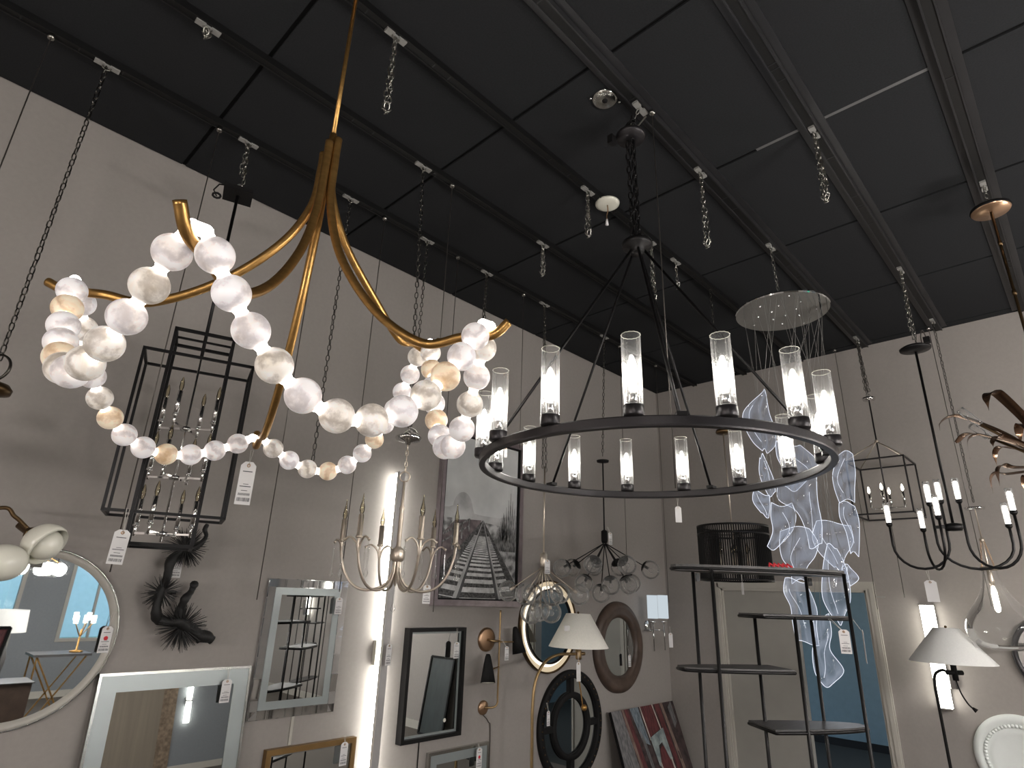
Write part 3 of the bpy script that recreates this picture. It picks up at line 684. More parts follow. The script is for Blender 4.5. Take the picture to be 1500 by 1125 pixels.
bubble_light('bubble_chandelier', 'brass bubble chandelier with clear glass globes hanging in front of the railway picture', (3.59, 3.09, 0), 2.13, 2.22, 2.9, None, 'nickel', 'bubble',
             [(-80, .27, 1.945), (-140, .2, 1.925), (-20, .24, 1.935), (40, .2, 1.94), (100, .27, 1.935), (150, .14, 1.925), (-150, .17, 1.80), (90, .06, 1.805), (-15, .1, 1.81)], .077, False)
bubble_light('bubble_chandelier', 'black bubble chandelier with clear glass globes hanging in the corner', (4.41, 3.1, 0), 2.37, 2.47, 3.1, 3.1, 'blackmatte', 'bubbleb',
             [(-65, .32, 2.165), (-100, .37, 2.15), (-150, .2, 2.18), (-20, .28, 2.18), (35, .22, 2.18), (140, .28, 2.18), (95, .38, 2.155), (-110, .19, 2.03), (160, .13, 2.02), (75, .23, 2.045), (110, .2, 2.03), (-140, .06, 1.955)], .077, True)
price_tag(onY(802, 820, 2.98), 'white price tag on the hub of the brass bubble chandelier', .1, .045, (-.3, -1, 0), cord=onY(799, 808, 3.0))
price_tag(onY(894, 780, 3.0), 'white price tag on the hub of the black bubble chandelier', .1, .038, (-.3, -1, 0), cord=onY(890, 772, 3.02))

# ------------------------------------------------------------------ black string drum pendant
DC = V3((4.26, 1.88, 0)); r0 = .24
t = thing('drum_pendant', 'black slatted drum pendant hanging behind the top of the tall black shelf', 'pendant', (DC.x, DC.y, 3.14))
obj('canopy', MB().lathe([(0, -.02), (.05, -.018), (.056, -.004), (.05, .01), (0, .014)], DC + UZ * 3.14, 28), M['bronze'], t)
obj('hanging_rod', MB().cyl(DC + UZ * 2.34, DC + UZ * 3.13, .005, 8), M['nickel'], t)
obj('ceiling_chain', MB().chain(DC + UZ * 3.15, V3((DC.x, 1.877, ZC - .04)), .045, .024, .003), M['chaindark'], t)
mb = MB()
for z, rr in ((2.425, r0), (2.37, r0), (2.06, r0)): mb.ring(DC + UZ * z, [(rr - .006, -.006), (rr + .006, -.006), (rr + .006, .006), (rr - .006, .006)], 64, ax=(V3((1, 0, 0)), V3((0, 1, 0)), UZ))
for k in range(3): a = k * 2.09; mb.beam(DC + UZ * 2.37, DC + V3((cos(a) * r0, sin(a) * r0, 2.37)), .006)
obj('hoop_frame', mb, M['black'], t)
mb = MB()
for k in range(96): a = 2 * PI * k / 96; mb.beam(DC + V3((cos(a) * r0, sin(a) * r0, 2.06)), DC + V3((cos(a) * r0, sin(a) * r0, 2.425)), .0075, .0045)
obj('slat_shade', mb, M['blackmatte'], t, False)
for k in range(4):
    a = k * PI / 2 + .5; e = DC + V3((cos(a) * .09, sin(a) * .09, 0)); b = obj('candle_arm', MB().tube([DC + UZ * 2.12, e + UZ * 2.12, e + UZ * 2.16], .004, 8), M['nickel'], t)
    obj('candle_sleeve', MB().cyl(e + UZ * 2.15, e + UZ * 2.24, .01, 12), M['nickel'], b); obj('unlit_bulb', MB().lathe([(.006, 2.24), (.014, 2.27), (.003, 2.32), (0, 2.325)], e, 12), M['bulbdim'], b)
obj('bottom_hub', MB().sphere(DC + UZ * 2.12, .02, 16, 10), M['nickel'], t)
price_tag(onY(1087, 853, 1.7), 'narrow price tag turned edge-on under the black drum pendant', .075, .03, (.75, -.66, 0), printed=False)

# ------------------------------------------------------------------ acrylic ribbon chandelier
AC = V3((3.97, 1.25, 0))
t = thing('ribbon_chandelier', 'cascade of wavy clear acrylic ribbons with glowing edges under a mirrored disc', 'chandelier', (AC.x, AC.y, 3.86))
obj('canopy_disc', MB().lathe([(0, -.02), (.302, -.02), (.306, -.012), (.302, .0), (0, .002)], AC + UZ * 3.85, 64), M['mirror'], t, False)
mb = MB()
for k in range(14): a = k * 2.4; rr = .06 + .016 * k; mb.sphere(AC + V3((rr * cos(a), rr * sin(a), 3.83)), .008, 8, 6)
obj('cable_grip', mb, M['chrome'], t)
FW = 870 / 3.66
def aw(px, py, w=0.0):                        # a point of the cascade: image-right offset, depth offset from its axis, height
    d = ray(px, py); s = (V3((AC.x, AC.y, 0)).dot(W) + w) / d.dot(W); return CAM + d * s
def ribbon(rows, seed, rip=.045):
    """rows: (pixel left, pixel right, pixel row, depth left, depth right) from top to bottom"""
    rs = random.Random(seed); nW = 9; per = 6; G = []
    for i in range(len(rows) - 1):
        for k in range(per + (1 if i == len(rows) - 2 else 0)):
            u = k / per; p0, a, b, p3 = rows[max(0, i - 1)], rows[i], rows[i + 1], rows[min(len(rows) - 1, i + 2)]
            G.append([.5 * (2 * a[j] + (b[j] - p0[j]) * u + (2 * p0[j] - 5 * a[j] + 4 * b[j] - p3[j]) * u * u + (3 * a[j] - p0[j] - 3 * b[j] + p3[j]) * u ** 3) for j in range(5)])
    P = []; f1, f2 = rs.uniform(2, 4), rs.uniform(0, 6)
    for i, g in enumerate(G):
        s = i / (len(G) - 1); row = []
        for j in range(nW):
            v = j / (nW - 1); dd = g[3] + (g[4] - g[3]) * v + rip * 1.2 * sin(f1 * PI * s + f2 + v * 3.2) + rip * .6 * sin(5 * PI * v + f2)
            row.append(aw(g[0] + (g[1] - g[0]) * v, g[2] + 4 * sin(v * 4 + f2), dd))
        P.append(row)
    vs = [p for r in P for p in r]; fs = [(i * nW + j, i * nW + j + 1, (i + 1) * nW + j + 1, (i + 1) * nW + j) for i in range(len(P) - 1) for j in range(nW - 1)]
    sh = obj('acrylic_ribbon', MB().add(vs, fs), M['acrylic'], t)
    mb = MB(); loop = P[0] + [r[-1] for r in P[1:]] + P[-1][::-1][1:] + [r[0] for r in P[::-1][1:-1]]; mb.tube(loop, .0017, 5, closed=True)
    obj('lit_edge', mb, M['acredge'], sh)
    mb = MB(); fq = [max(1, min(nW - 2.01, (nW - 1) * (.5 + .3 * sin(f1 * 1.3 * k / len(P) + f2)))) for k in range(len(P))]; fl = [r[int(f)].lerp(r[int(f) + 1], f - int(f)) for r, f in zip(P, fq)]; i0 = len(fl) // 5; mb.tube(fl[i0:len(fl) - i0], .0012, 5); obj('fold_highlight', mb, M['acredge'], sh)  # glowing tube stands in for the highlight along a fold
    top = P[0][nW // 2]; a = rs.uniform(0, 6); c = AC + V3((.2 * cos(a), .2 * sin(a), 3.83))
    obj('hanging_wire', MB().cyl(top, c, .0011, 5), M['clip'], sh); obj('hanging_wire', MB().cyl(P[0][1], AC + V3((.25 * cos(a + 1), .25 * sin(a + 1), 3.83)), .0011, 5), M['clip'], sh)
RB = [[(1118, 1122, 574, -.05, 0), (1090, 1127, 602, -.06, .02), (1091, 1135, 625, -.05, .04), (1103, 1136, 648, 0, .05), (1117, 1124, 661, .02, .03)],
      [(1113, 1117, 668, .1, .12), (1112, 1126, 688, .06, .14), (1117, 1133, 706, .1, .12), (1126, 1136, 724, .14, .1)],
      [(1104, 1127, 722, -.1, -.02), (1103, 1128, 738, -.08, -.06), (1115, 1126, 755, -.03, -.02)],
      [(1136, 1172, 650, .12, .16), (1138, 1196, 672, .08, .2), (1146, 1192, 690, .1, .15), (1150, 1168, 716, .12, .12)],
      [(1140, 1196, 702, .05, .1), (1140, 1197, 728, .03, .12), (1166, 1199, 745, .06, .06), (1180, 1204, 772, .02, .0), (1186, 1204, 800, .0, .03)],
      [(1130, 1160, 738, -.05, -.02), (1129, 1166, 758, -.1, -.02), (1132, 1160, 780, -.12, -.06), (1124, 1140, 802, -.1, -.04)],
      [(1143, 1186, 775, -.08, .0), (1142, 1198, 795, -.04, .06), (1146, 1194, 815, -.08, .02), (1158, 1182, 832, -.05, 0), (1160, 1180, 852, -.03, -.02)],
      [(1229, 1249, 664, .02, .1), (1220, 1253, 690, .06, .08), (1222, 1252, 712, .12, .02), (1230, 1252, 735, .06, .06)],
      [(1229, 1252, 738, -.05, .02), (1230, 1258, 758, .02, -.04), (1240, 1259, 782, .04, -.02), (1246, 1258, 812, 0, .02)],
      [(1196, 1246, 766, .1, .16), (1190, 1250, 790, .06, .18), (1200, 1238, 812, .1, .1), (1222, 1232, 834, .1, .12)],
      [(1212, 1226, 800, -.12, -.1), (1206, 1240, 830, -.16, -.04), (1204, 1246, 872, -.1, .0), (1212, 1238, 895, -.05, .04), (1224, 1232, 912, 0, .02)],
      [(1150, 1180, 850, -.12, -.02), (1148, 1190, 870, -.16, .02), (1158, 1197, 892, -.08, -.02), (1161, 1196, 915, -.04, -.08), (1166, 1200, 942, -.1, 0)],
      [(1190, 1214, 902, .08, .12), (1194, 1218, 930, .04, .1), (1190, 1216, 955, .06, .1), (1194, 1236, 985, .0, .16), (1206, 1222, 1003, .06, .1)],
      [(1234, 1246, 830, .0, .1), (1236, 1258, 845, .05, .0), (1238, 1246, 856, .0, .02)]]
for k, r in enumerate(RB): ribbon(r, k + 3)

# ------------------------------------------------------------------ pyramid lantern
PC = V3((6.06, 1.25, 0)); hs = .222
t = thing('pyramid_lantern', 'thin dark cube lantern with a pyramid of rods on top and four lit candles', 'lantern', (PC.x, PC.y, 3.76))
obj('canopy', MB().lathe([(0, -.03), (.01, -.028), (.05, -.02), (.056, 0), (0, .004)], PC + UZ * 3.75, 24), M['chrome'], t)
obj('hanging_loop', MB().ring(PC + UZ * 3.775, [(.014, -.003), (.02, -.003), (.02, .003), (.014, .003)], 18, ax=(U, UZ, W)), M['chrome'], t)
obj('stem', MB().cyl(PC + UZ * 2.73, PC + UZ * 3.73, .0065, 8), M['dark'], t)
mb = MB(); box_frame(mb, PC, hs, hs, 2.665, 3.135, .0125); obj('cube_frame', mb, M['dark'], t, False)
mb = MB()
for sx in (-1, 1):
    for sy in (-1, 1): mb.cyl(PC + UZ * 3.335, PC + V3((sx * hs, sy * hs, 3.14)), .004, 8)
mb.sphere(PC + UZ * 3.335, .016, 14, 8); obj('pyramid_rods', mb, M['nickel'], t)
for k in range(4):
    a = k * PI / 2; e = PC + V3((cos(a) * .13, sin(a) * .13, 0)); b = obj('candle_arm', MB().tube([PC + UZ * 2.735, e + UZ * 2.735, e + UZ * 2.76], .005, 8), M['chrome'], t)
    obj('candle_sleeve', MB().cyl(e + UZ * 2.75, e + UZ * 2.875, .0105, 12), M['chrome'], b)
    obj('lit_bulb', MB().lathe([(.005, 2.875), (.011, 2.89), (.011, 2.905), (.004, 2.93), (0, 2.935)], e, 12), M['flame'], b)

# ------------------------------------------------------------------ curved arm chandelier with glass tubes
GC = V3((4.91, .66, 0))
t = thing('curved_arm_chandelier', 'black chandelier of U-shaped arms with lit slim glass tubes at both ends', 'chandelier', (GC.x, GC.y, 3.72))
obj('canopy', MB().lathe([(0, -.03), (.03, -.028), (.098, -.012), (.1, .0), (.08, .012), (0, .02)], GC + UZ * 3.71, 36), M['black'], t)
obj('hanging_junction_box', MB().box(GC + U * .1 + UZ * 3.78, (.04, .04, .045)), M['blackmatte'], t, False)
mb = MB(); mb.tube(bez([GC + U * .06 + UZ * 3.73, GC + U * .06 + UZ * 3.8, GC + U * .08 + UZ * 3.86, GC + U * .1 + UZ * 3.8], 6), .004, 6); obj('hanging_cord', mb, M['wire'], t)
obj('stem', MB().cyl(GC + UZ * 2.43, GC + UZ * 3.7, .0085, 12), M['black'], t)
obj('hub', MB().lathe([(0, -.03), (.045, -.028), (.052, -.01), (.052, .014), (.02, .022), (0, .024)], GC + UZ * 2.43, 24), M['black'], t)
def lit_tube(p, par):
    o = obj('lamp_socket', MB().lathe([(0, -.018), (.012, -.016), (.02, -.004), (.02, .012), (0, .014)], p, 16), M['black'], par)
    obj('glass_tube', MB().lathe([(.017, .012), (.018, .06), (.021, .152), (.0195, .152), (.0165, .06)], p, 24), M['ribglass'], o)
    obj('lit_core', MB().lathe([(.0, .013), (.0125, .014), (.013, .06), (.0135, .125), (.008, .132), (.0, .133)], p, 16), M['tubelit'], o)
    return o
for (tho, ro, zo, thi, ri, zi) in ((-80, .37, 2.465, -50, .055, 2.60), (-28, .385, 2.45, 250, .075, 2.49), (60, .34, 2.44, -85, .105, 2.585), (97, .325, 2.50, 80, .06, 2.595)):
    po, pi_ = axo(GC, tho, ro, 0), axo(GC, thi, ri, 0); d = po - pi_; zb = 2.165
    pts = [pi_ + UZ * zi, pi_ + UZ * (zb + .2)]
    for k in range(0, 13):
        a = PI * k / 12; pts.append(pi_ + d * (.5 - .5 * cos(a)) + UZ * (zb + .16 - .16 * sin(a)))
    pts += [po + UZ * (zb + .2), po + UZ * zo]
    arm = obj('arm', MB().tube(pts, .0085, 10), M['black'], t); lit_tube(pi_ + UZ * zi, arm); lit_tube(po + UZ * zo, arm)
    c = pi_ + UZ * 2.43; obj('hub_bracket', MB().beam(GC + UZ * 2.43, c, .014, .02), M['black'], arm, False)
price_tag(onX(1362, 850, 4.72), 'blank white tag hanging under the curved black arms, above the glowing wall bar', .13, .066, (-1, -.1, 0), cord=onX(1358, 836, 4.72), printed=False)

# ------------------------------------------------------------------ teardrop glass pendant
TC = V3((6.05, .648, 0))
t = thing('teardrop_pendant', 'large clear teardrop glass pendant with one lit filament bulb at the right edge', 'pendant', (TC.x, TC.y, 2.7))
obj('canopy', MB().lathe([(0, -.02), (.012, -.018), (.066, -.012), (.07, .004), (0, .01)], TC + UZ * 2.69, 28), M['chrome'], t)
obj('stem', MB().lathe([(.004, 2.68), (.004, 2.46), (.016, 2.45), (.016, 2.43), (.006, 2.42), (.006, 2.22), (.018, 2.2), (.02, 2.13), (.016, 2.1), (0, 2.1)], TC, 16), M['nickel'], t)
mb = MB(); mb.lathe([(.05, 2.235), (.056, 2.235), (.056, 2.21), (.05, 2.21)], TC, 24); mb.beam(TC + V3((-.05, 0, 2.225)), TC + V3((.05, 0, 2.225)), .006); obj('neck_collar', mb, M['nickel'], t)
for s in (-1, 1): obj('hanging_bead_chain', MB().chain(TC + U * (.012 * s) + UZ * 2.44, TC + U * (.05 * s) + UZ * 2.235, .022, .012, .002), M['copper'], t)
gp = [(.05, 2.225), (.052, 2.17), (.075, 2.08), (.13, 1.98), (.19, 1.9), (.225, 1.83), (.232, 1.77), (.21, 1.7), (.16, 1.66), (.08, 1.642), (0, 1.638)]
gs = bez([V3((r, 0, z)) for r, z in gp], 5); obj('glass_shade', MB().lathe([(p.x, p.z) for p in gs], TC, 48), M['lineg'], t)
obj('lit_bulb', MB().lathe([(.0, 2.1), (.012, 2.09), (.019, 2.05), (.019, 1.93), (.012, 1.91), (0, 1.905)], TC, 18), M['flame'], t)

# ------------------------------------------------------------------ bronze leaf chandelier
KC = V3((4.15, .035, 0))
t = thing('leaf_chandelier', 'bronze chandelier of arching metal leaves cut by the right edge', 'chandelier', (KC.x, KC.y, 4.2))
obj('canopy', MB().lathe([(0, -.018), (.094, -.016), (.1, -.006)], KC + UZ * 4.2, 40), M['copper'], t)
obj('canopy_back', MB().lathe([(.1, -.008), (.104, .0), (.1, .012), (0, .014)], KC + UZ * 4.2, 40), M['blackmatte'], t)
obj('hanging_ring', MB().ring(KC + UZ * 4.225 + U * .02, [(.03, -.003), (.038, -.003), (.038, .003), (.03, .003)], 24, ax=(V3((1, 0, 0)), V3((0, 1, 0)), UZ)), M['chain'], t)
mb = MB(); mb.cyl(KC + UZ * 2.6, KC + UZ * 4.19, .008, 10)
for z in (3.95, 3.62, 3.3): mb.cyl(KC + UZ * z, KC + UZ * (z + .03), .011, 12)
obj('stem', mb, M['bronze'], t)
obj('hub', MB().sphere(KC + UZ * 2.62, .05, 20, 12), M['bronze'], t)
def leaf_blade(th, R, z0, zt, zend, wd, par, hook=.06):
    cl = bez([axo(KC, th, .04, z0), axo(KC, th, R * .4, z0 + (zt - z0) * .55), axo(KC, th, R * .8, zt - .015), axo(KC, th, R * .95, zt), axo(KC, th, R * 1.06, zt - .03), axo(KC, th, R * 1.08, zend)], 7)
    tt = math.radians(th); u_, w2 = axes(KC); sd = u_ * cos(tt) - w2 * sin(tt); vs = []; n = len(cl)
    for i, p in enumerate(cl):
        s = i / (n - 1); w_ = wd * (.25 + 1.1 * sin(PI * min(1, s * .9 + .08)) ** .8) * (1 if s < .85 else max(.12, (1 - s) / .15)); vs += [p - sd * w_ + UZ * .006, p, p + sd * w_ + UZ * .006]
    fs = []
    for i in range(n - 1): fs += [(i * 3, i * 3 + 1, i * 3 + 4, i * 3 + 3), (i * 3 + 1, i * 3 + 2, i * 3 + 5, i * 3 + 4)]
    m2 = [(b + 3 * n if False else b) for f in fs for b in f]
    k = len(vs); vs2 = vs + [v - UZ * .003 for v in vs]; fs2 = fs + [tuple(x + k for x in f[::-1]) for f in fs]
    return obj('leaf', MB().add(vs2, fs2), M['leaf'], par)
for k in range(16):
    th = -180 + k * 22.5; big = k % 2
    leaf_blade(th + (4 if big else -5), (.45 if big else .36) + .02 * sin(k * 3), 2.62, (2.93 if big else 2.80) + .04 * sin(k * 2.1), (2.86 if big else 2.70), .022 if big else .018, t)
for k in range(8):
    leaf_blade(-170 + k * 45, .3, 2.6, 2.63, 2.52, .02, t)
for k in range(6):
    th = -150 + k * 60 + 30; a = axo(KC, th, .06, 2.66); b = axo(KC, th, .33, 2.86); d = (b - a).normalized()
    o = obj('lamp_arm', MB().cyl(a, b, .008, 10), M['bronze'], t); obj('clear_glass_tube', MB().cyl(b, b + d * .1 + UZ * .03, .02, 16), M['bubble'], o)

# ------------------------------------------------------------------ mirrors on the left wall
YF = YW - .001
t = thing('round_mirror', 'big round mirror with a pale thin frame at the left edge, reflecting the shop window', 'mirror', (.585, YF, 1.665))
c = V3((.585, YF, 1.665))
obj('frame', MB().ring(c, [(.352, 0), (.384, 0), (.388, .01), (.386, .03), (.372, .036), (.366, .03), (.352, .028)], 80), M['trim'], t)
obj('rim', MB().ring(c, [(.388, .004), (.394, .004), (.394, .016), (.388, .016)], 80), M['silver'], t)
obj('mirror_glass', MB().disc(c + V3((0, -.024, 0)), .354, 80), M['mirror'], t)
price_tag((.925, YW - .05, 1.705), 'white tag with a red dot on the right rim of the big round mirror', .12, .048, (0, -1, 0), cord=(.935, YW - .045, 1.77), dot=True)

t = thing('frosted_border_mirror', 'tall rectangular mirror with a wide frosted light band below the black branch', 'mirror', (1.3, YF, 1.487)); t.rotation_euler = (-.07, 0, 0)
x0, x1, z1, z0 = .942, 1.69, 1.487, .3
obj('frame', MB().frame(x0, x1, z0, z1, .012, YF, YF - .035), M['silver'], t, False)
obj('frosted_band', MB().frame(x0 + .012, x1 - .012, z0 + .012, z1 - .012, .075, YF, YF - .03), M['frost'], t, False)
obj('mirror_glass', MB().bb(x0 + .08, x1 - .08, YF - .026, YF - .004, z0 + .08, z1 - .08), M['mirror'], t, False)
price_tag((1.555, YW - .06, 1.43), 'white price tag hanging in the top right corner of the frosted band mirror', .115, .052, (0, -1, 0), cord=(1.56, YW - .045, 1.487))

t = thing('mosaic_mirror', 'rectangular mirror with a cut-glass facet border right of the black branch', 'mirror', (1.99, YF, 0))
x0, x1, z1, z0 = 1.718, 2.262, 1.965, 1.2
mb = MB().frame(x0, x1, z0, z1, .05, YF, YF - .02)
obj('bevel_border', mb, M['bevelmir'], t, False)
mb = MB(); k = 0
for side in range(4):
    n = 5 if side % 2 == 0 else 7
    for i in range(n):
        u = (i + .5) / n; L = (x1 - x0) if side % 2 == 0 else (z1 - z0); ln = L / n * .92; pos = {0: (x0 + u * (x1 - x0), z0 + .025), 1: (x1 - .025, z0 + u * (z1 - z0)), 2: (x0 + u * (x1 - x0), z1 - .025), 3: (x0 + .025, z0 + u * (z1 - z0))}[side]
        tl = random.uniform(-.1, .1); X = V3((1, tl, 0)).normalized() if side % 2 == 0 else V3((1, 0, 0)); Z = UZ if side % 2 == 0 else V3((0, tl, 1)).normalized(); Yx = Z.cross(X).normalized()
        mb.box((pos[0], YF - .021, pos[1]), (ln if side % 2 == 0 else .044, .006, .044 if side % 2 == 0 else ln), (X, Yx, Z))
obj('glass_facet_tile', mb, M['bevelmir'], t, False)
obj('frosted_band', MB().frame(x0 + .05, x1 - .05, z0 + .05, z1 - .05, .042, YF, YF - .024), M['frost'], t, False)
obj('mirror_glass', MB().bb(x0 + .09, x1 - .09, YF - .022, YF - .004, z0 + .09, z1 - .09), M['mirror'], t, False)
price_tag((2.19, YW - .055, 1.865), 'white price tag at the right side of the cut-glass mirror', .1, .05, (0, -1, 0), cord=(2.2, YW - .045, 1.95))
o = tag(obj('hanging_cable', MB().bb(1.995, 2.012, YF - .008, YF, 1.05, 1.2), M['trim'], None, False), 'flat white cable cover running down from the cut-glass mirror', 'cable')

t = thing('gold_framed_mirror', 'gold framed mirror at the bottom edge below the cut-glass mirror', 'mirror', (2.15, YF, 0))
obj('frame', MB().frame(1.855, 2.44, .3, 1.045, .03, YF, YF - .04), M['gold'], t, False)
obj('inner_lip', MB().frame(1.885, 2.41, .33, 1.015, .008, YF, YF - .03), M['silver'], t, False)
obj('mirror_glass', MB().bb(1.89, 2.405, YF - .024, YF - .004, .335, 1.01), M['mirror'], t, False)
price_tag((2.345, YW - .06, 1.03), 'white price tag on the corner of the gold framed mirror', .125, .05, (0, -1, 0), cord=(2.35, YW - .045, 1.06))

t = thing('black_framed_mirror', 'black deep framed rectangular mirror left of the cone sconce', 'mirror', (3.04, YF, 0))
x0, x1, z1, z0 = 2.772, 3.308, 1.675, .955
obj('frame', MB().frame(x0, x1, z0, z1, .026, YF, YF - .06), M['black'], t, False)
obj('led_dot_band', MB().frame(x0 + .026, x1 - .026, z0 + .026, z1 - .026, .014, YF, YF - .03), M['frost'], t, False)
obj('mirror_glass', MB().bb(x0 + .03, x1 - .03, YF - .026, YF - .004, z0 + .03, z1 - .03), M['mirror'], t, False)
obj('touch_button', MB().disc((3.17, YF - .0275, 1.06), .013, 20), M['opal'], t)
price_tag((3.205, YW - .075, 1.575), 'white price tag hanging inside the black deep framed mirror', .11, .05, (0, -1, 0), cord=(3.21, YW - .065, 1.67))
o = tag(obj('hanging_cable', MB().cyl((2.97, YF - .006, .45), (2.97, YF - .006, .955), .004, 6), M['blackmatte']), 'thin dark cable below the black deep framed mirror', 'cable')

t = thing('silver_edge_mirror', 'silver edged mirror with a pale band at the bottom edge below the cone sconce', 'mirror', (3.33, YF, 0))
obj('frame', MB().frame(3.045, 3.63, .2, .87, .02, YF, YF - .03), M['silver'], t, False)
obj('frosted_band', MB().frame(3.065, 3.61, .22, .85, .06, YF, YF - .024), M['frost'], t, False)
obj('mirror_glass', MB().bb(3.12, 3.555, YF - .02, YF - .004, .275, .795), M['mirror'], t, False)
price_tag((3.5, YW - .06, .85), 'white tag with a red dot on the silver edged mirror', .13, .055, (0, -1, 0), cord=(3.5, YW - .045, .875), dot=True)

c = V3((4.325, YF, 1.675)); t = thing('backlit_mirror', 'round mirror with a warm glowing rim behind the shade of the arc lamp', 'mirror', c)
obj('light_rim', MB().ring(c, [(.332, .004), (.365, .004), (.372, .014), (.366, .026), (.34, .02), (.332, .014)], 72), M['ledwarm'], t)
obj('light_line', MB().ring(c, [(.304, .004), (.331, .004), (.331, .016), (.304, .012)], 72), glow('led_inner_line', (255, 244, 226), 1.5), t)
obj('frame', MB().ring(c, [(.366, 0), (.382, 0), (.382, .036), (.372, .036)], 72), M['bronze'], t)
obj('inner_lip', MB().ring(c, [(.296, .028), (.308, .028), (.308, .042), (.296, .042)], 72), M['blackmatte'], t)
obj('mirror_glass', MB().disc(c + V3((0, -.03, 0)), .3, 72), M['mirror'], t)

c = V3((5.405, YF, 1.475)); t = thing('oval_wood_mirror', 'round mirror in a broad dark carved wood frame near the corner', 'mirror', c)
obj('frame', MB().ring(c, [(.265, 0), (.265, .02), (.285, .045), (.31, .05), (.33, .04), (.355, .055), (.39, .05), (.415, .03), (.42, 0)], 72), M['wood'], t)
obj('mirror_glass', MB().disc(c + V3((0, -.016, 0)), .27, 72), M['mirror'], t)
price_tag((5.51, YW - .07, 1.4), 'narrow white tag hanging in the dark wood mirror', .11, .045, (0, -1, 0), cord=(5.5, YW - .06, 1.48))

c = V3((4.64, YF, .865)); t = thing('hoop_mirror', 'black studded round mirror with a smaller ring and four spokes inside', 'mirror', c)
obj('outer_ring', MB().ring(c, [(.375, 0), (.375, .03), (.385, .036), (.43, .036), (.442, .028), (.442, 0)], 80), M['blackmatte'], t)
obj('inner_ring', MB().ring(c, [(.215, .004), (.215, .03), (.225, .036), (.255, .036), (.265, .028), (.265, .004)], 64), M['blackmatte'], t)
for k in range(4): a = k * PI / 2; dv = V3((cos(a), 0, sin(a))); obj('spoke', MB().beam(c + dv * .255 + V3((0, -.018, 0)), c + dv * .385 + V3((0, -.018, 0)), .05, .026, up=(0, 1, 0)), M['blackmatte'], t, False)
obj('mirror_glass', MB().disc(c + V3((0, -.006, 0)), .38, 80), M['mirror'], t)
mb = MB()
for k in range(44): a = 2 * PI * k / 44; mb.sphere(c + V3((.408 * cos(a), -.037, .408 * sin(a))), .007, 8, 5)
obj('rim_stud', mb, M['bronze'], t)
price_tag((4.27, YW - .07, 1.02), 'narrow white tag hanging on the left of the black studded round mirror', .11, .04, (0, -1, 0), cord=(4.26, YW - .06, 1.08))

# ------------------------------------------------------------------ railway picture
px0, px1, pz0, pz1 = 2.975, 3.935, 1.825, 3.215
t = thing('railway_picture', 'tall framed black and white photograph of a railway track running to the horizon', 'picture', ((px0 + px1) / 2, YF, px0))
obj('frame', MB().frame(px0, px1, pz0, pz1, .045, YF, YF - .04), pr('pewter_frame', (138, 128, 132), .35, .7, var=.12, ns=20), t, False)
obj('frame_lip', MB().frame(px0 + .045, px1 - .045, pz0 + .045, pz1 - .045, .012, YF, YF - .032), M['blackmatte'], t, False)
def pic_mat(name, a, b, ns, st=(1, 1, 1), lo=.35, hi=.65):
    mt = pr(name, b, .55, var=0, ns=ns, c2=a, stretch=st); r = [n for n in mt.node_tree.nodes if n.type == 'VALTORGB'][0]; r.color_ramp.elements[0].position = lo; r.color_ramp.elements[1].position = hi; return mt
pm = [pic_mat('photo_sky', (184, 186, 186), (206, 207, 206), 3), pic_mat('photo_haze', (162, 162, 162), (194, 194, 194), 6), pic_mat('photo_scrub', (92, 92, 92), (186, 186, 186), 14, lo=.38, hi=.6), pic_mat('photo_ballast', (28, 28, 28), (96, 96, 96), 60),
      pic_mat('photo_sleeper', (168, 168, 168), (212, 212, 212), 20), pic_mat('photo_rail', (46, 46, 48), (84, 84, 86), 6), pic_mat('photo_railtop', (150, 150, 150), (178, 178, 178), 6), pic_mat('photo_tuft', (58, 58, 58), (140, 140, 140), 26, (3, 1, 1)), pic_mat('photo_bank', (74, 66, 68), (118, 106, 108), 18)]
ax0, ax1, az0, az1 = px0 + .055, px1 - .055, pz0 + .055, pz1 - .055
def PP(u, v, k=0): return V3((ax0 + (ax1 - ax0) * u, YF - .012 - .0006 * k, az0 + (az1 - az0) * v))
mb = MB(); hz = .50
def pp(m, pts, k): mb.m = m; mb.poly([PP(u, v, k) for u, v in pts][::-1])
pp(0, [(0, hz - .02), (1, hz - .02), (1, 1), (0, 1)], 0)
pp(2, [(0, 0), (1, 0), (1, hz), (0, hz)], 0)
pp(1, [(0, hz + .03), (.08, hz + .035)] + [(.25 - .13 * cos(a), hz + .02 + .12 * sin(a)) for a in [PI * k / 14 for k in range(1, 14)]] + [(.4, hz + .015), (.5, hz + .01), (.5, hz - .03), (0, hz - .03)], 1)
pp(1, [(.5, hz - .03), (.5, hz + .01), (.75, hz + .01), (1, hz + .05), (1, hz - .05)], 1)
vx, vz = .52, hz - .02
pp(8, [(.0, .36), (.16, .46), (.36, .475), (vx - .02, vz), (.18, .0), (0, .0), (0, .3)], 2)
pp(3, [(vx - .006, vz), (vx + .006, vz), (1.0, .1), (1.0, 0), (0, 0), (0, .16)], 3)
for (cx, cz, w_, h_) in ((.9, .33, .16, .36), (.8, .33, .1, .22)):
    for k in range(9): u = (k / 8 - .5); pp(7, [(min(1, cx + u * w_ - .018), cz), (min(1, cx + u * w_ + .018), cz), (min(1, cx + u * w_ * 1.5 + .004), cz + h_ * (1 - abs(u) * 1.1)), (min(1, cx + u * w_ * 1.5), cz + h_ * (1 - abs(u) * 1.1))], 4)
for k in range(16): u = .74 + .25 * k / 15; pp(7, [(u - .012, .3), (u + .012, .3), (u + .018, .37 + .02 * (k % 3)), (u + .008, .37 + .02 * (k % 3))], 5)
s = 1.0
for k in range(22):
    v0 = vz * (1 - 1 / (1 + .0)) if False else 0
z_ = 1.0
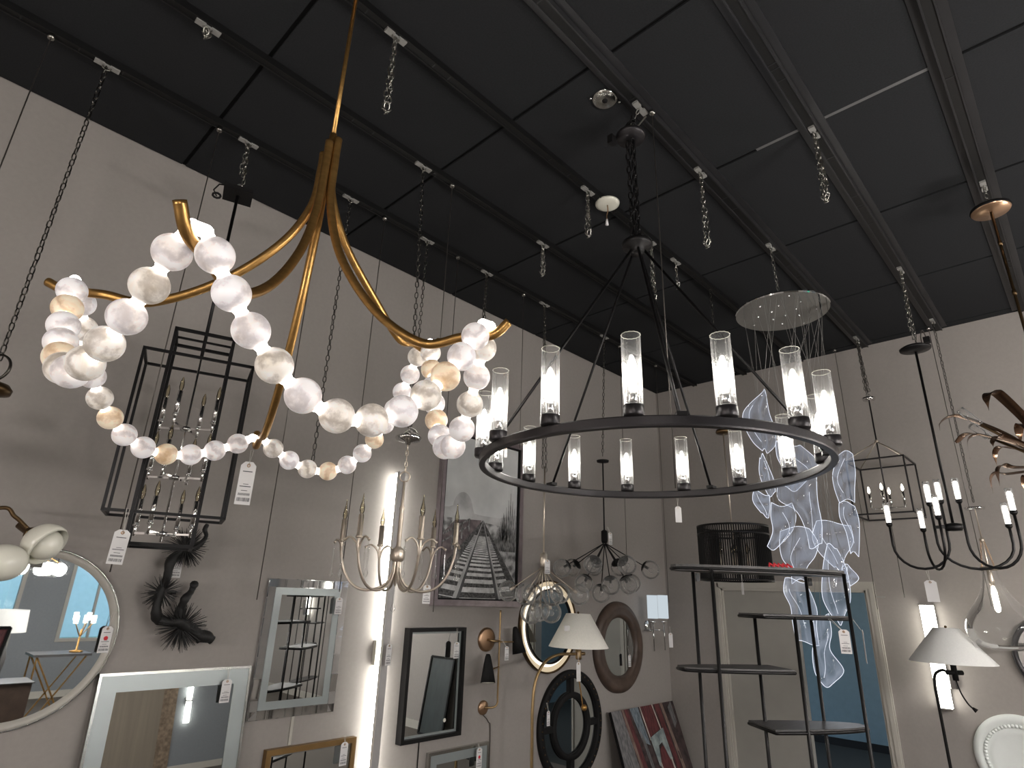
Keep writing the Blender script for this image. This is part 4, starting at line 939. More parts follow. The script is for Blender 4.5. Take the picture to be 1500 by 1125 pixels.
for k in range(26):
    zn = z_ + .16; d0, d1 = 1 / z_, 1 / (z_ + .075); va, vb = vz - (vz + .03) * d0, vz - (vz + .03) * d1
    def ux(s, d): return vx + s * d * .56
    if vb > 0:
        va = max(va, .0); b_ = .018 * d0
        def row(m_, va_, vb_, kk): pp(m_, [(max(0, ux(-1, d0)), va_ + b_), (ux(-.5, d0), va_ - b_ * .2 if va_ > .02 else va_), (ux(.3, d0), va_ if va_ < .02 else va_ - b_ * .3), (min(1, ux(.85, d0)), va_ + b_), (min(1, ux(.85, d1)), vb_ + b_), (ux(.3, d1), vb_), (ux(-.5, d1), vb_), (max(0, ux(-1, d1)), vb_ + b_)], kk)
        row(4, va, vb, 5)
    z_ = zn
for s in (-.62, .5):
    b0, b1 = vx + s * .56, vx + s * .56 + (.09 if s < 0 else -.07)
    e = .006 if s < 0 else -.006
    pp(5, [(b0, 0), (b1, 0), (vx + e, vz), (vx, vz)], 6); pp(6, [(b0 - .0, 0), (b0 + (.05 if s < 0 else -.03), 0), (vx + e * .5, vz), (vx - e * .2, vz)], 7)
for (u, v, h_) in ((.13, .28, .16), (.33, .4, .08), (.24, .35, .1)): pp(7, [(u, v), (u + .018, v), (u + .018, v + h_), (u, v + h_)], 6)
pp(7, [(.02, .36), (.34, .47), (.34, .482), (.02, .375)], 6); pp(7, [(.0, .31), (.34, .43), (.34, .44), (.0, .322)], 6)
obj('photo_print', mb, pm, t, False)

# ------------------------------------------------------------------ long LED bar
t = thing('led_bar', 'long vertical light bar washing the left wall behind the nickel chandelier', 'wall light', (2.56, YF, .2))
mb = MB(); mb.bb(2.54, 2.592, YF - .085, YF - .058, .25, 2.745); mb.bb(2.556, 2.58, YF - .06, YF - .03, .25, 2.745); obj('aluminium_body', mb, pr('brushed_aluminium', (168, 166, 166), .4, .3, var=.04, ns=20), t, False)
mb = MB(); mb.bb(2.54, 2.556, YF - .058, YF - .032, .26, 2.735); mb.bb(2.58, 2.591, YF - .058, YF - .032, .26, 2.735); obj('diffuser', mb, M['ledstrip'], t, False)
obj('mounting_bracket', MB().bb(2.52, 2.62, YF - .036, YF, 1.45, 1.6), M['opal'], t, False)
price_tag((2.56, YW - .13, 1.585), 'pale tag stuck over the long light bar beside its wall bracket', .13, .05, (.15, -1, 0), cord=(2.56, YW - .11, 1.62))

# ------------------------------------------------------------------ black cone sconce on brass rod
t = thing('cone_sconce', 'brass rod wall sconce with two black cone shades', 'sconce', (3.64, YF, 1.1))
ro = V3((3.66, YW - .07, 0))
obj('rod', MB().tube(bez([ro + UZ * 1.80, ro + UZ * 1.6, ro + UZ * 1.2, ro + UZ * 1.135, ro + V3((-.025, .01, 1.105)), ro + V3((-.09, .05, 1.1))], 8), .0075, 10), M['antique'], t)
AXY = (V3((1, 0, 0)), UZ, V3((0, -1, 0)))
obj('wall_plate', MB().lathe([(0, .024), (.07, .022), (.088, .016), (.088, 0)], (3.575, YF, 1.58), 36, ax=AXY), M['copper'], t)
obj('plate_arm', MB().tube([(3.575, YF - .02, 1.58), (3.58, YW - .06, 1.575), (3.66, YW - .07, 1.57)], .009, 10), M['antique'], t)
obj('foot_plate', MB().lathe([(0, .02), (.04, .018), (.05, .012), (.05, 0)], (3.57, YF, 1.1), 28, ax=AXY), M['copper'], t)
for (p, arm) in (((3.815, YW - .12, 1.565), 1.565), ((3.485, YW - .13, 1.375), 1.385)):
    p = V3(p); s = 1 if p.x > 3.66 else -1; d = V3((.12 * s, -.18, -1)).normalized(); sd = d.orthogonal().normalized(); ax = (sd, d.cross(sd), d)
    a = obj('side_arm', MB().cyl(V3((3.66, YW - .07, arm)), p + V3((-.02 * s, 0, 0)), .006, 10), M['antique'], t)
    obj('cone_shade', MB().lathe([(0, -.115), (.014, -.113), (.022, -.095), (.036, -.03), (.056, .085), (.053, .085), (.034, -.03), (0, -.08)], p, 28, ax=ax), M['blackmatte'], a)
    obj('shade_lining', MB().lathe([(.0, -.07), (.032, -.028), (.0525, .084)], p, 28, ax=ax), M['opal'], a)
obj('hanging_power_cord', MB().tube(bez([(3.56, YF - .008, 1.06), (3.63, YF - .008, 1.0), (3.655, YF - .008, .9), (3.655, YF - .008, .2)], 6), .004, 6), M['wire'], t)
price_tag((3.685, YW - .13, 1.535), 'white price tag in the middle of the black cone sconce', .1, .044, (0, -1, 0), cord=(3.67, YW - .09, 1.58))

# ------------------------------------------------------------------ double shade sconce by the corner
t = thing('double_sconce', 'chrome wall sconce with two lit white shades beside the room corner', 'sconce', (5.98, YF, 1.6))
obj('wall_plate', MB().lathe([(0, .03), (.05, .024), (.062, .012), (.062, 0)], (5.975, YF, 1.66), 28, ax=AXY), M['chrome'], t)
for k, (px, yy) in enumerate(((957.0, 3.50), (972.5, 3.50))):
    a = onY(px, 872, yy); b = onY(px - .5, 906, yy); c = V3((b.x, yy, 0)); z0, z1 = b.z, a.z
    arm = obj('arm', MB().tube([V3((5.975, YF - .02, 1.62)), V3((c.x, YF - .06, 1.62)), V3((c.x, yy, 1.62))], .006, 8), M['chrome'], t)
    mb = MB(); mb.cyl(c + UZ * 1.43, c + UZ * (z0 - .03), .006, 10); mb.lathe([(0, z0 - .045), (.03, z0 - .04), (.03, z0 - .03), (0, z0 - .028)], c, 18); obj('post', mb, M['chrome'], arm)
    w_ = .0535; mb = MB()
    obj('fabric_shade', MB().lathe([(w_, z0), (w_, z1), (w_ - .003, z1), (w_ - .003, z0), (w_, z0)], c, 28), M['shadelit'], arm)
    obj('bulb', MB().lathe([(0, z0 + .03), (.02, z0 + .05), (.02, z1 - .06), (0, z1 - .05)], c, 14), M['flame'], arm)
price_tag((6.05, 3.44, 1.6), 'small white tag hanging from the double shade sconce', .14, .045, (-.6, -1, 0), cord=(6.06, 3.45, 1.66), printed=False)

# ------------------------------------------------------------------ black branch sculpture
t = thing('branch_sculpture', 'black twisted branch wall sculpture with spiky tufts on the left wall', 'sculpture', (1.25, YF, 1.8))
yb = YW - .09
br1 = [(304, 768, .6), (300, 776, .75), (302, 786, .7), (291, 799, .9), (276, 806, 1.2), (260, 812, 1.4), (250, 823, 1.45), (246, 840, 1.35), (241, 856, 1.3), (234, 868, 1.3), (230, 884, 1.3), (229, 900, 1.5), (234, 908, 1.6), (248, 911, 1.5), (262, 911, 1.5), (276, 920, 2.0), (290, 930, 1.9), (303, 933, 1.7), (311, 938, 1.4)]
br2 = [(262, 910, 1.7), (264, 894, 1.5), (268, 884, 1.35), (272, 876, 1.25), (279, 868, 1.0), (283, 860, 1.1), (285, 855, 1.25)]
br3 = [(280, 918, 1.5), (288, 930, 1.3), (293, 940, 1.0)]
for br in (br1, br2, br3):
    pts = bez([onY(a, b, yb + .012 * sin(k * 1.7)) for k, (a, b, r) in enumerate(br)], 4); rr = []
    for k in range(len(br) - 1):
        for j in range(4): rr.append((br[k][2] + (br[k + 1][2] - br[k][2]) * j / 4) * .0165 * (1 + .12 * sin(k * 2.3 + j)))
    rr.append(br[-1][2] * .0165); obj('branch', MB().tube(pts, rr, 10), M['branch'], t)
for (a, b, r, n) in ((272, 802, .11, 150), (237, 867, .09, 130), (265, 918, .12, 180)):
    c = onY(a, b, yb); mb = MB(); rs = random.Random(a)
    for k in range(n):
        th, zz = rs.uniform(0, 2 * PI), rs.uniform(-.75, .75); q = math.sqrt(1 - zz * zz); d = V3((q * cos(th), -abs(zz) * .6 if rs.random() < .75 else .3, q * sin(th))).normalized(); e = c + d * r * rs.uniform(.75, 1.1); e.y = min(e.y, YW - .004); mb.tube([c + d * .012, e], [.0034, .0011], 4)
    obj('spiky_tuft', mb, M['branch'], t, False)
obj('hanging_hook', MB().bb(1.17, 1.19, YW - .09, YF, 1.86, 1.88), M['blackmatte'], t, False)
price_tag(onY(262, 815, 3.63), 'white price tag behind the upper tuft of the black branch', .11, .055, (0, -1, 0), cord=onY(262, 806, 3.63))

# ------------------------------------------------------------------ arc floor lamp (left of the corner)
def cone_shade(t, c, z0, z1, rb, rt, mat):
    obj('lamp_shade', MB().lathe([(rb, z0), (rt, z1), (rt - .004, z1), (rb - .004, z0), (rb, z0)], c, 56), M[mat], t)
    mb = MB(); mb.ring(V3((c.x, c.y, z1 - .01)), [(rt - .006, -.002), (rt - .002, -.002), (rt - .002, .002), (rt - .006, .002)], 32, ax=(V3((1, 0, 0)), V3((0, 1, 0)), UZ))
    for k in range(3): a = k * 2.094; mb.cyl(V3((c.x, c.y, z1 - .02)), V3((c.x + cos(a) * rt, c.y + sin(a) * rt, z1 - .01)), .0025, 6)
    mb.sphere((c.x, c.y, z1 + .008), .01, 12, 8); obj('shade_spider', mb, M['bronze'], t)
LB = V3((4.225, 3.25, 0)); s0 = onY(797, 950, 3.25).z - .005
t = thing('arc_floor_lamp', 'brass arc floor lamp with a white cone shade before the round mirrors', 'floor lamp', (3.69, 3.25, 0))
cone_shade(t, LB, 1.535, 1.79, .245, .1, 'shade')
b0 = onY(779, 1105, 3.25)
pole = [V3((b0.x, 3.25, .02)), V3((b0.x, 3.25, .9)), V3((b0.x, 3.25, 1.15)), V3((b0.x + .03, 3.25, 1.32)), V3((b0.x + .13, 3.25, 1.44)), V3((b0.x + .3, 3.25, 1.487)), V3((LB.x - .04, 3.25, 1.485))]
obj('pole', MB().tube(bez(pole, 10), .0115, 12), M['antique'], t)
obj('base', MB().lathe([(0, 0), (.14, 0), (.14, .012), (.12, .02), (.02, .024), (0, .024)], (b0.x, 3.25, 0), 40), M['antique'], t)
mb = MB(); mb.lathe([(0, 1.44), (.022, 1.442), (.026, 1.46), (.026, 1.52), (.016, 1.535), (.014, 1.58), (0, 1.585)], LB, 20); mb.cyl(LB + V3((.0, 0, 1.485)), LB + V3((.055, -.02, 1.485)), .014, 14); obj('socket', mb, M['antique'], t)
mb = MB(); mb.tube(bez([LB + UZ * 1.45, LB + V3((.005, 0, 1.3)), LB + V3((.03, 0, 1.19)), LB + V3((.05, 0, 1.1))], 6), .005, 8); mb.sphere(LB + V3((.055, -.01, 1.09)), .024, 14, 8); obj('hanging_pull_cord', mb, M['brass'], t)
obj('inner_bulb', MB().sphere(LB + UZ * 1.64, .028, 16, 10), M['opal'], t)
obj('shade_sticker', MB().box(LB + U * -.105 + W * -.145 + UZ * 1.68, (.045, .002, .04), (U, W, UZ)), M['paper'], t, False)
price_tag((4.16, 3.2, 1.43), 'narrow pale tag hanging under the arc lamp shade', .14, .04, (-.3, -1, 0), cord=(4.17, 3.21, 1.5), printed=False)

# ------------------------------------------------------------------ leaning street painting
t = thing('street_painting', 'red and grey canvas of arches in an alley, leaning in the corner', 'painting', (5.72, 3.5, 0))
pw, phh = 1.13, 1.0; tl = V3((5.165, 3.60, .925)); rt_ = V3((1, 0, 0)); dn = V3((0, -.3, -.925)).normalized(); nn = dn.cross(rt_).normalized() if dn.cross(rt_).y < 0 else rt_.cross(dn).normalized()
phh = .925 / abs(dn.z)
bm = MB(); bm.prism([tl, tl + rt_ * pw, tl + rt_ * pw + dn * phh, tl + dn * phh], -nn * .03); obj('canvas_edge', bm, M['blackmatte'], t, False)
cm = [pic_mat('canvas_dark', (34, 26, 28), (72, 58, 58), 16), pic_mat('canvas_grey', (70, 70, 72), (118, 116, 116), 18, (4, 1, 1)), pic_mat('canvas_red', (62, 28, 32), (104, 52, 54), 14, (5, 1, 1)), pic_mat('canvas_tan', (98, 82, 74), (136, 116, 106), 14, (5, 1, 1)), pic_mat('canvas_teal', (104, 116, 118), (150, 160, 160), 14), pic_mat('canvas_light', (150, 144, 138), (196, 188, 178), 14), pic_mat('canvas_blue', (72, 82, 92), (122, 134, 142), 20, (5, 1, 1))]
mb = MB()
def cv(m, pts, k):
    mb.m = m; P = [tl + rt_ * (pw * u) + dn * (phh * v) + nn * (.0006 * k + .0005) for u, v in pts]; mb.poly(P)
cv(0, [(0, 0), (0, 1), (1, 1), (1, 0)], 0)
cv(1, [(0, 0), (0, .5), (.1, 1), (.24, 1), (.16, 0)], 1); cv(6, [(.06, .5), (.11, 1), (.22, 1), (.18, .5)], 2)
cv(2, [(.14, 0), (.24, .7), (.28, 1), (.38, 1), (.24, 0)], 3); cv(3, [(.15, 0), (.26, .9), (.3, .9), (.18, 0)], 4)
cv(6, [(.27, 0), (.34, .3), (.44, .34), (.4, 0)], 3); cv(1, [(.32, .15), (.42, .9), (.46, .9), (.38, .3)], 4)
cv(2, [(.44, 0), (.46, .28), (.66, .22), (.63, 0)], 3); cv(5, [(.42, 0), (.455, .3), (.47, .3), (.435, 0)], 5); cv(5, [(.62, 0), (.66, .25), (.675, .25), (.635, 0)], 5)
cv(4, [(.46, .28), (.49, .52), (.52, .54), (.56, .36), (.62, .34), (.68, .5), (.72, .5), (.7, .22)], 6)
ar = [(.535 + .085 * (1 - cos(a)), .5 - .13 * sin(a)) for a in [PI * k / 12 for k in range(13)]]; cv(2, ar + [(.71, .72), (.56, .74)], 5)
cv(5, [(.51, .5), (.55, .9), (.57, .9), (.53, .5)], 6); cv(5, [(.69, .48), (.73, .85), (.75, .85), (.71, .48)], 6)
cv(4, [(.56, .66), (.58, .9), (.72, .9), (.69, .62)], 7); cv(0, [(.62, .6), (.625, .78), (.65, .78), (.645, .6)], 8)
cv(5, [(.5, 1), (.57, .82), (.7, .82), (.84, 1)], 8)
cv(2, [(.66, 0), (.8, .9), (.86, .95), (.74, 0)], 4); cv(3, [(.76, 0), (.88, .95), (.93, .95), (.8, 0)], 5); cv(0, [(.83, .45), (.84, .52), (.86, .52), (.85, .45)], 7)
cv(1, [(.88, .05), (.9, .25), (.96, .2), (.95, 0)], 4)
obj('painted_canvas', mb, cm, t, False)

# ------------------------------------------------------------------ tall black tiered shelf
EO, EE, EB = V3((2.869, 1.559, 0)) * .955, V3((.803, -.596, 0)), V3((.596, .803, 0)); ES = .955; EH = 2.091
t = thing('tiered_shelf', 'tall black metal shelf with staggered half-oval shelves before the doorway', 'shelf', EO + EE * .45)
def ep(u, v, z): return EO + EE * (u * ES) + EB * (v * ES) + UZ * z
def eshelf(name, u0, u1, z, th=.022, va=.22, c=.505, hw=.5):
    pts = []; n = 40
    top = [(u0 + (u1 - u0) * k / n) for k in range(n + 1)]
    def half(u): return va * .5 * math.sqrt(max(0, 1 - ((u - c) / hw) ** 2)) + .01
    P = [ep(u, .11 - half(u), z - th) for u in top] + [ep(u, .11 + half(u), z - th) for u in top[::-1]]
    s = obj(name, MB().prism(P, UZ * th), M['greywood'], t, False)
    rim = P + [P[0]]; obj('metal_rim', MB().tube([p + UZ * (th * .35) for p in P], .0075, 6, closed=True, sy=1.0), M['black'], s)
    return s
zt = (EH - CAMH) * ES + CAMH
def zz(z): return (z - CAMH) * ES + CAMH
eshelf('oval_shelf', .015, .985, zt, .03)
eshelf('half_oval_shelf', .025, .57, zz(1.605)); eshelf('half_oval_shelf', .43, .995, zz(1.86)); eshelf('half_oval_shelf', .43, .995, zz(1.345)); eshelf('half_oval_shelf', .025, .57, zz(1.0)); eshelf('oval_shelf', 0, .97, zz(.5) - .1)
for (u, v, z0, z1) in ((.172, -.0, 0, zt - .02), (.172, .21, 0, zt - .02), (.925, .0, 0, zt - .02), (.86, .23, 0, zt - .02), (.6, -.01, zz(.5) - .1, zz(1.86) - .01), (.505, .2, zz(.5) - .1, zz(1.86) - .01)):
    obj('post', MB().cyl(ep(u, v, z0), ep(u, v, z1), .0085, 12), M['black'], t)
for (u, v) in ((.172, .21), (.86, .23)): obj('wall_bracket', MB().box(ep(u + .025, v, zt - .055), (.02, .006, .04), (EE, EB, UZ)), M['black'], t, False)
ETA = t
price_tag(ep(.80, -.1, zz(1.80)), 'white price tag hanging on the tall black shelf, in front of the acrylic ribbons', .105, .046, (-.93, -.36, 0), cord=ep(.79, -.02, zz(1.845)))
price_tag(ep(.945, -.05, zz(1.80)), 'long thin tag turned edge-on at the right post of the tall black shelf', .15, .03, (.4, -.92, 0), cord=ep(.925, -.02, zz(1.845)), tilt=.12, printed=False)
mb = MB(); c = ep(.62, .11, zt + .004)
for k in range(5): mb.tube([c + EE * (-.05 + .025 * k) + UZ * (.002 + .008 * (k % 2)), c + EE * (-.035 + .025 * k) + EB * .02 + UZ * .022, c + EE * (-.02 + .025 * k) + UZ * .004], .006, 6)
tag(obj('red_ribbon', mb, M['red'], None, True, None, c), 'small bunch of red ribbon lying on top of the tall black shelf', 'ribbon')

# ------------------------------------------------------------------ right wall: light bar, medallion, mirror, floor lamp
XF = XW - .001
t = thing('bar_sconce', 'short vertical glowing bar sconce behind the right floor lamp shade', 'wall light', (XF, 1.165, 1.16))
obj('diffuser', MB().bb(XF - .075, XF - .03, 1.118, 1.212, 1.165, 1.945), M['ledbar'], t, False)
mb = MB(); mb.bb(XF - .078, XF - .028, 1.115, 1.215, 1.15, 1.165); mb.bb(XF - .078, XF - .028, 1.115, 1.215, 1.945, 1.965); mb.bb(XF - .03, XF - .02, 1.115, 1.215, 1.15, 1.96); obj('end_cap', mb, M['chrome'], t, False)
obj('wall_plate', MB().bb(XF - .022, XF, 1.06, 1.2, 1.31, 1.44), M['chrome'], t, False)
t = thing('plaster_medallion', 'round white plaster medallion with a beaded border at the bottom right', 'medallion', (XF, .735, .865))
c = V3((XF, .735, .865)); AXX = (V3((0, 1, 0)), UZ, V3((-1, 0, 0)))
obj('disc', MB().lathe([(0, .02), (.17, .02), (.19, .028), (.205, .022), (.25, .026), (.262, .036), (.29, .03), (.305, .016), (.308, 0)], c, 72, ax=AXX), M['plaster'], t)
for k in range(60): pass
mb = MB()
for k in range(60): a = 2 * PI * k / 60; e = c + V3((-.026, .228 * cos(a), .228 * sin(a))); mb.sphere(e, .013, 10, 6, sz=1.0)
obj('beaded_frame', mb, M['plaster'], t)
t = thing('round_mirror', 'dark rimmed round mirror cut by the right edge above the white medallion', 'mirror', (XF, .355, 1.6))
c = V3((XF, .36, 1.6)); obj('frame', MB().ring(c, [(.262, 0), (.3, 0), (.3, .03), (.285, .036), (.262, .03)], 64, ax=AXX), M['dark'], t); obj('mirror_glass', MB().disc(c + V3((-.02, 0, 0)), .266, 64, ax=(V3((0, 1, 0)), UZ)), M['mirror'], t)
tag(obj('wall_trim_plate', MB().bb(XF - .006, XF, 1.475, 1.55, 2.0, 2.012), M['clip'], None, False), 'tiny white strip on the wall at the right corner of the doorway', 'plate')
RL = V3((5.95, .99, 0))
t = thing('pharmacy_floor_lamp', 'black floor lamp with a wide white cone shade in front of the glowing bar sconce', 'floor lamp', (5.95, 1.14, 0))
cone_shade(t, RL, 1.535, 1.78, .285, .085, 'shadecool')
cr = RL + UZ * 1.465
mb = MB(); mb.cyl(RL + UZ * 1.41, RL + UZ * 1.58, .02, 14); mb.cyl(cr - U * .06, cr + U * .06, .017, 14); obj('socket', mb, M['blackmatte'], t)
pb = onX(1389, 1100, 5.95)
obj('pole', MB().tube(bez([V3((5.95, pb.y + .005, .02)), V3((5.95, pb.y + .005, .6)), V3((5.95, pb.y + .005, 1.2)), V3((5.95, pb.y + .005, 1.36)), V3((5.95, pb.y - .01, 1.44)), V3((5.95, pb.y - .06, 1.475)), cr - U * .05], 8), .0105, 12), M['blackmatte'], t)
obj('base', MB().lathe([(0, 0), (.15, 0), (.15, .014), (.02, .024), (0, .024)], (5.95, pb.y + .005, 0), 40), M['blackmatte'], t)
mb = MB(); mb.tube(bez([RL + UZ * 1.41, RL + V3((0, -.015, 1.33)), RL + V3((0, -.045, 1.26)), RL + V3((0, -.075, 1.225))], 6), .0055, 8); mb.tube([RL + V3((0, -.068, 1.235)), RL + V3((0, -.09, 1.215))], [.008, .016], 10); obj('hanging_switch', mb, M['blackmatte'], t)
mb = MB(); n_ = (U * .55 - W * .83); mb.box(RL + n_ * .192 + UZ * 1.645, (.05, .002, .1), ((W * .55 + U * .83), n_, (UZ - n_ * .5).normalized())); obj('shade_sticker', mb, M['paper'], t, False)

# ------------------------------------------------------------------ opal globe floor lamp and bronze pendant at the left edge
t = thing('globe_floor_lamp', 'bronze arm lamp with white opal bowl shades at the left edge', 'floor lamp', (.07, 2.62, 0))
obj('pole', MB().cyl((.07, 2.62, .02), (.07, 2.62, 2.0), .011, 12), M['bronze'], t); obj('base', MB().lathe([(0, 0), (.15, 0), (.15, .015), (0, .025)], (.07, 2.62, 0), 36), M['bronze'], t)
def bowl(c, d, r, arm):
    c, d = V3(c), V3(d).normalized(); sd = d.orthogonal().normalized(); ax = (sd, d.cross(sd), d)
    a = obj('arm', MB().tube(bez(arm, 8), .0065, 10), M['bronze'], t)
    mb = MB(); mb.lathe([(0, -r * 1.75), (.012, -r * 1.75), (.013, -r * 1.1), (.022, -r * 1.05), (.022, -r * .92), (0, -r * .9)], c, 18, ax=ax); obj('socket_cap', mb, M['bronze'], a)
    obj('bowl_shade', MB().lathe([(0.01, -r * .95)] + [(r * cos(q), -r * .95 + r * (1 + sin(q))) for q in [(-80 + 8.5 * k) * PI / 180 for k in range(11)]] + [(r * .93, .02), (r * .9, -.02)] , c, 40, ax=ax), M['opal'], a)
    obj('inner_globe', MB().sphere(c + d * r * .02, r * .72, 28, 18), M['opal'], a)
g1 = onY(66, 797, 2.6); bowl(g1, V3((.62, -.62, -.5)), .07, [V3((.07, 2.62, 2.0)), onY(-5, 745, 2.61), onY(22, 757, 2.605), onY(40, 774, 2.6)])
g2 = onY(4, 824, 2.56); obj('opal_globe', MB().sphere(g2, .067, 36, 22, sz=.86), M['opal'], t)
c = V3((.17, 3.10, 2.62)); t = thing('bronze_pendant', 'small bronze canopy and ring on the end of the far left chain', 'pendant', c)
obj('canopy', MB().lathe([(0, -.03), (.012, -.03), (.03, -.02), (.07, -.008), (.074, .012), (.06, .03), (.02, .04), (0, .04)], c, 30), M['bronze'], t)
obj('hanging_ring', MB().ring(c + UZ * .1, [(.05, -.004), (.058, -.004), (.058, .004), (.05, .004)], 30, ax=(U, UZ, W)), M['chaindark'], t)
obj('swivel', MB().cyl(c + UZ * .035, c + UZ * .06, .012, 14), M['bronze'], t)
obj('stem', MB().cyl(c + UZ * -.6, c + UZ * -.02, .006, 10), M['bronze'], t)

# ------------------------------------------------------------------ what the mirrors look at, and lamps added for room light, behind the camera
c = copy_tree(ETA); c.location = V3((5.75, -3.25, 0)); c['label'] = 'second tall black tiered shelf, seen reflected in the cut-glass mirror'
def led_sconce(loc, ax, label):
    t = thing('bar_sconce', label, 'wall light', loc); L = V3(loc)
    o = V3((-.06, 0, 0)) if ax == 'x' else V3((0, .06, 0)); dx, dy = (.04, .09) if ax == 'x' else (.09, .04)
    obj('diffuser', MB().box(L + o + UZ * .2, (dx, dy, .37)), M['ledbar'], t, False); obj('diffuser', MB().box(L + o - UZ * .2, (dx, dy, .37)), M['ledbar'], t, False)
    obj('wall_plate', MB().box(L + o * .45, (.05 if ax == 'x' else .1, .1 if ax == 'x' else .05, .14)), M['chrome'], t, False)
led_sconce((XF, -4.32, 1.85), 'x', 'glowing bar sconce seen reflected in the cut-glass mirror'); led_sconce((5.2, YB + .001, 1.2), 'y', 'glowing bar sconce seen reflected in the frosted band mirror')
t = thing('leaning_mirror', 'black framed mirror painted with a dark reflection, leaning on the wall, seen reflected in the black framed mirror', 'picture', (6.25, -.1, 0))
q = [V3((6.22, .1, .01)), V3((6.22, -.42, .01)), V3((6.385, -.42, 1.02)), V3((6.385, .1, 1.02))]
nn = V3((-1, 0, .16)).normalized(); mb = MB()
for i in range(4): mb.beam(q[i], q[(i + 1) % 4], .03, .03, up=nn)
obj('frame', mb, M['blackmatte'], t, False); obj('dark_mirror_face', MB().prism([p - nn * .004 for p in q], nn * .004), pr('painted_dark_reflection', (40, 47, 46), .45, var=.2, ns=5, stretch=(1, 4, 1)), t, False)  # plain dark face carries the mirror's reflection as its colour
t = thing('panel_column', 'brown grey wall panel with a paler strip, seen reflected in the frosted band mirror', 'panel', (4.25, YB, 0))
obj('panel', MB().bb(3.85, 4.72, YB, YB + .06, 0, 2.6), pr('taupe_panel', (122, 112, 100), .6, var=.1, ns=3, stretch=(5, 1, .2)), t, False); obj('edge_trim', MB().bb(3.78, 3.85, YB, YB + .09, 0, 2.6), M['blackmatte'], t, False)
obj('stone_strip', MB().bb(4.72, 4.98, YB, YB + .04, 0, 2.5), pr('stone_strip', (120, 104, 88), .8, var=.4, ns=16), t, False)
t = thing('x_frame_table', 'dark topped table with crossed gold legs, seen reflected in the round mirror', 'table', (2.2, -3.2, 0))
obj('table_top', MB().bb(1.85, 2.5, -3.5, -2.95, .98, 1.01), M['greywood'], t, False)
for s in (-1, 1):
    for a, b in ((1.9, 2.45), (2.45, 1.9)): obj('leg', MB().beam((a, -3.22 + s * .22, .01), (b, -3.22 + s * .22, .98), .018), M['brass'], t, False)
    obj('leg', MB().beam((1.9, -3.22 + s * .22, .01), (1.9, -3.22 + s * .22, .98), .018), M['brass'], t, False)
t = thing('table_lamp', 'stone table lamp with a grey drum shade, seen reflected in the round mirror', 'lamp', (1.35, -2.3, .8))
obj('body', MB().lathe([(0, .8), (.09, .8), (.11, .9), (.12, 1.05), (.09, 1.2), (.02, 1.24), (.012, 1.34), (0, 1.34)], (1.35, -2.3, 0), 24), M['greywood'], t)
obj('lamp_shade', MB().lathe([(.24, 1.33), (.22, 1.58), (.216, 1.58), (.236, 1.33), (.24, 1.33)], (1.35, -2.3, 0), 40), M['shadecool'], t)
t = thing('sideboard', 'dark sideboard under the reflected table lamp', 'cabinet', (1.3, -2.3, 0))
obj('body', MB().bb(.9, 1.75, -2.55, -2.05, .06, .79), M['wood'], t, False); obj('top', MB().bb(.88, 1.77, -2.57, -2.03, .79, .8), M['greywood'], t, False); obj('plinth', MB().bb(.93, 1.72, -2.5, -2.1, 0, .06), M['blackmatte'], t, False)
t = thing('red_painting', 'narrow red painting in a dark frame, seen reflected in the round mirror', 'painting', (.95, -1.5, 0))
P = [V3((.75, -1.25, .5)), V3((1.2, -1.25, .5)), V3((1.32, -1.55, 1.42)), V3((.9, -1.55, 1.42))]
obj('painted_canvas', MB().prism(P, V3((0, .004, 0))), cm[2], t, False); mb = MB()
for i in range(4): mb.beam(P[i], P[(i + 1) % 4], .03, .03)
obj('frame', mb, M['blackmatte'], t, False); obj('easel_leg', MB().beam((1.0, -1.42, 1.0), (1.0, -1.8, 0.0), .03), M['wood'], t, False); obj('easel_leg', MB().beam((.85, -1.25, .5), (.8, -1.2, 0), .03), M['wood'], t, False); obj('easel_leg', MB().beam((1.12, -1.25, .5), (1.16, -1.2, 0), .03), M['wood'], t, False)
t = thing('table_lamp', 'gold branching lamp with lit tubes on the table, reflected in the round mirror', 'lamp', (2.36, -3.2, 1.012)); c = V3((2.36, -3.2, 0))
obj('base', MB().lathe([(0, 1.012), (.08, 1.012), (.08, 1.03), (.012, 1.04), (.01, 1.3), (0, 1.3)], c, 24), M['brass'], t)
for k in range(5):
    a = k * 1.257; e = c + V3((.12 * cos(a), .06 * sin(a), 1.38 + .04 * (k % 2))); b = obj('arm', MB().tube(bez([c + UZ * 1.2, c + V3((.05 * cos(a), .03 * sin(a), 1.28)), e], 5), .006, 8), M['brass'], t)
    obj('lit_tube', MB().cyl(e, e + UZ * .1, .028, 14), M['tubelit'], b)
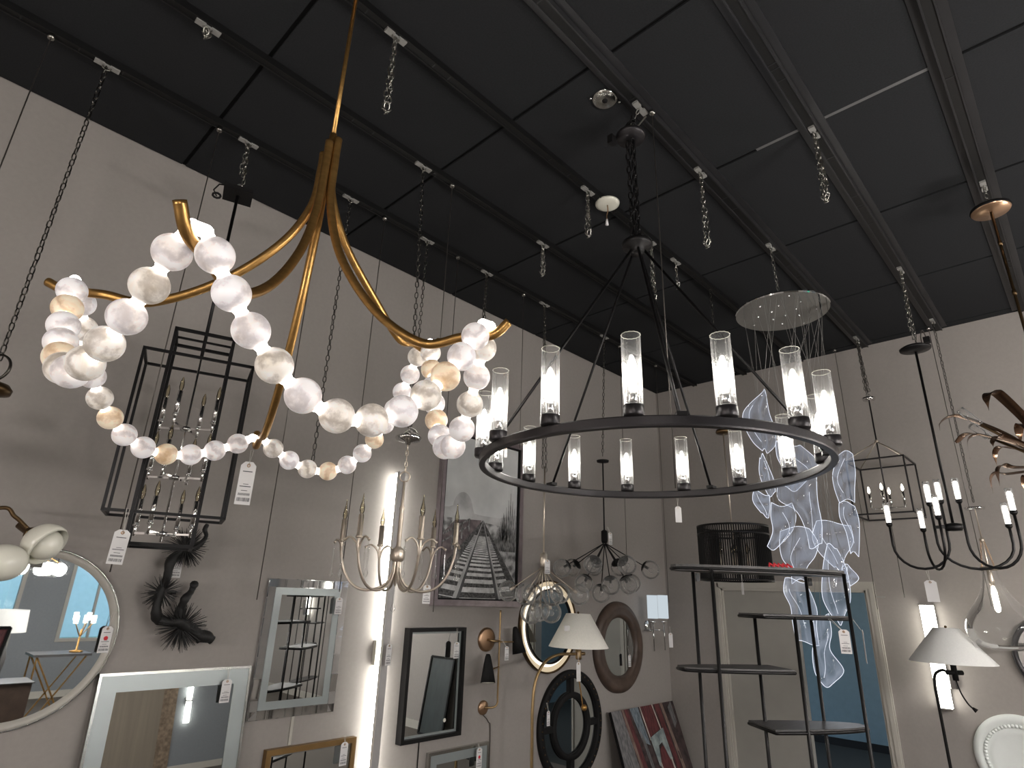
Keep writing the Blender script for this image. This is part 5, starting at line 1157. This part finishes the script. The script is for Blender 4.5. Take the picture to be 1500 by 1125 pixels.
def globe_cluster(loc, label):
    t = thing('globe_pendant', label, 'pendant', (loc[0], loc[1], ZC)); c = V3((loc[0], loc[1], 0))
    obj('stem', MB().cyl(c + UZ * (loc[2] + .2), c + UZ * ZC, .008, 8), M['brass'], t); obj('canopy', MB().lathe([(0, ZC - .03), (.06, ZC - .028), (.065, ZC)], c, 24), M['brass'], t)
    for k in range(5):
        a = k * 2 * PI / 5; e = c + V3((.26 * cos(a), .26 * sin(a), loc[2])); b = obj('arm', MB().cyl(c + UZ * (loc[2] + .22), e + UZ * .08, .006, 8), M['brass'], t); obj('lit_globe', MB().sphere(e, .085, 16, 10), M['globe'], b)
M['globe'] = glow('lit_opal_globe', (255, 249, 243), 108)
for gx, gy, gz, lb in ((1.75, -3.7, 2.08, 'near the shop window'), (3.4, -2.6, 2.5, 'added for room light in the middle of the shop'), (-1.6, -1.4, 2.5, 'added for room light in the left half of the shop'),
                       (5.0, -1.7, 2.5, 'added for room light by the right wall'), (-2.4, .9, 2.1, 'added for room light at the wall left of the camera'), (2.2, -1.5, 2.1, 'added for room light just behind the camera')):
    globe_cluster((gx, gy, gz), 'cluster of lit globes %s, behind the camera' % lb)  # globe lamps after the first are added as general light

# ------------------------------------------------------------------ light and world
def lamp(name, loc, e, r, col=(255, 249, 242)):
    l = bpy.data.lights.new(name, 'POINT'); l.energy = e; l.shadow_soft_size = r; l.color = lin(col); o = bpy.data.objects.new(name, l); C.objects.link(o); o.location = loc; return o
lamp('far_room_fill', (8.2, .2, 2.5), 34, .06, (246, 248, 255)); lamp('far_room_fill', (8.6, 2.6, 2.0), 38, .3, (240, 246, 255))  # unseen lights added in the blue room, one to even out its walls
w = bpy.data.worlds.new('World'); bpy.context.scene.world = w; w.use_nodes = True; nt = w.node_tree; bg = nt.nodes['Background']
sky = nt.nodes.new('ShaderNodeTexSky'); sky.sky_type = 'NISHITA'; sky.sun_disc = False; sky.sun_elevation = math.radians(38); sky.sun_rotation = 2.0
nt.links.new(sky.outputs[0], bg.inputs[0]); bg.inputs[1].default_value = .6
sc = bpy.context.scene
sc.view_settings.view_transform = 'Standard'; sc.view_settings.look = 'None'; sc.view_settings.gamma = 1.0; sc.view_settings.use_curve_mapping = False
sc.view_settings.exposure = 0.0
sc.cycles.max_bounces = 10; sc.cycles.transparent_max_bounces = 24; sc.cycles.diffuse_bounces = 4; sc.cycles.glossy_bounces = 5
sc.cycles.sample_clamp_indirect = 6.0; sc.cycles.caustics_reflective = False; sc.cycles.caustics_refractive = False
bpy.context.view_layer.update()
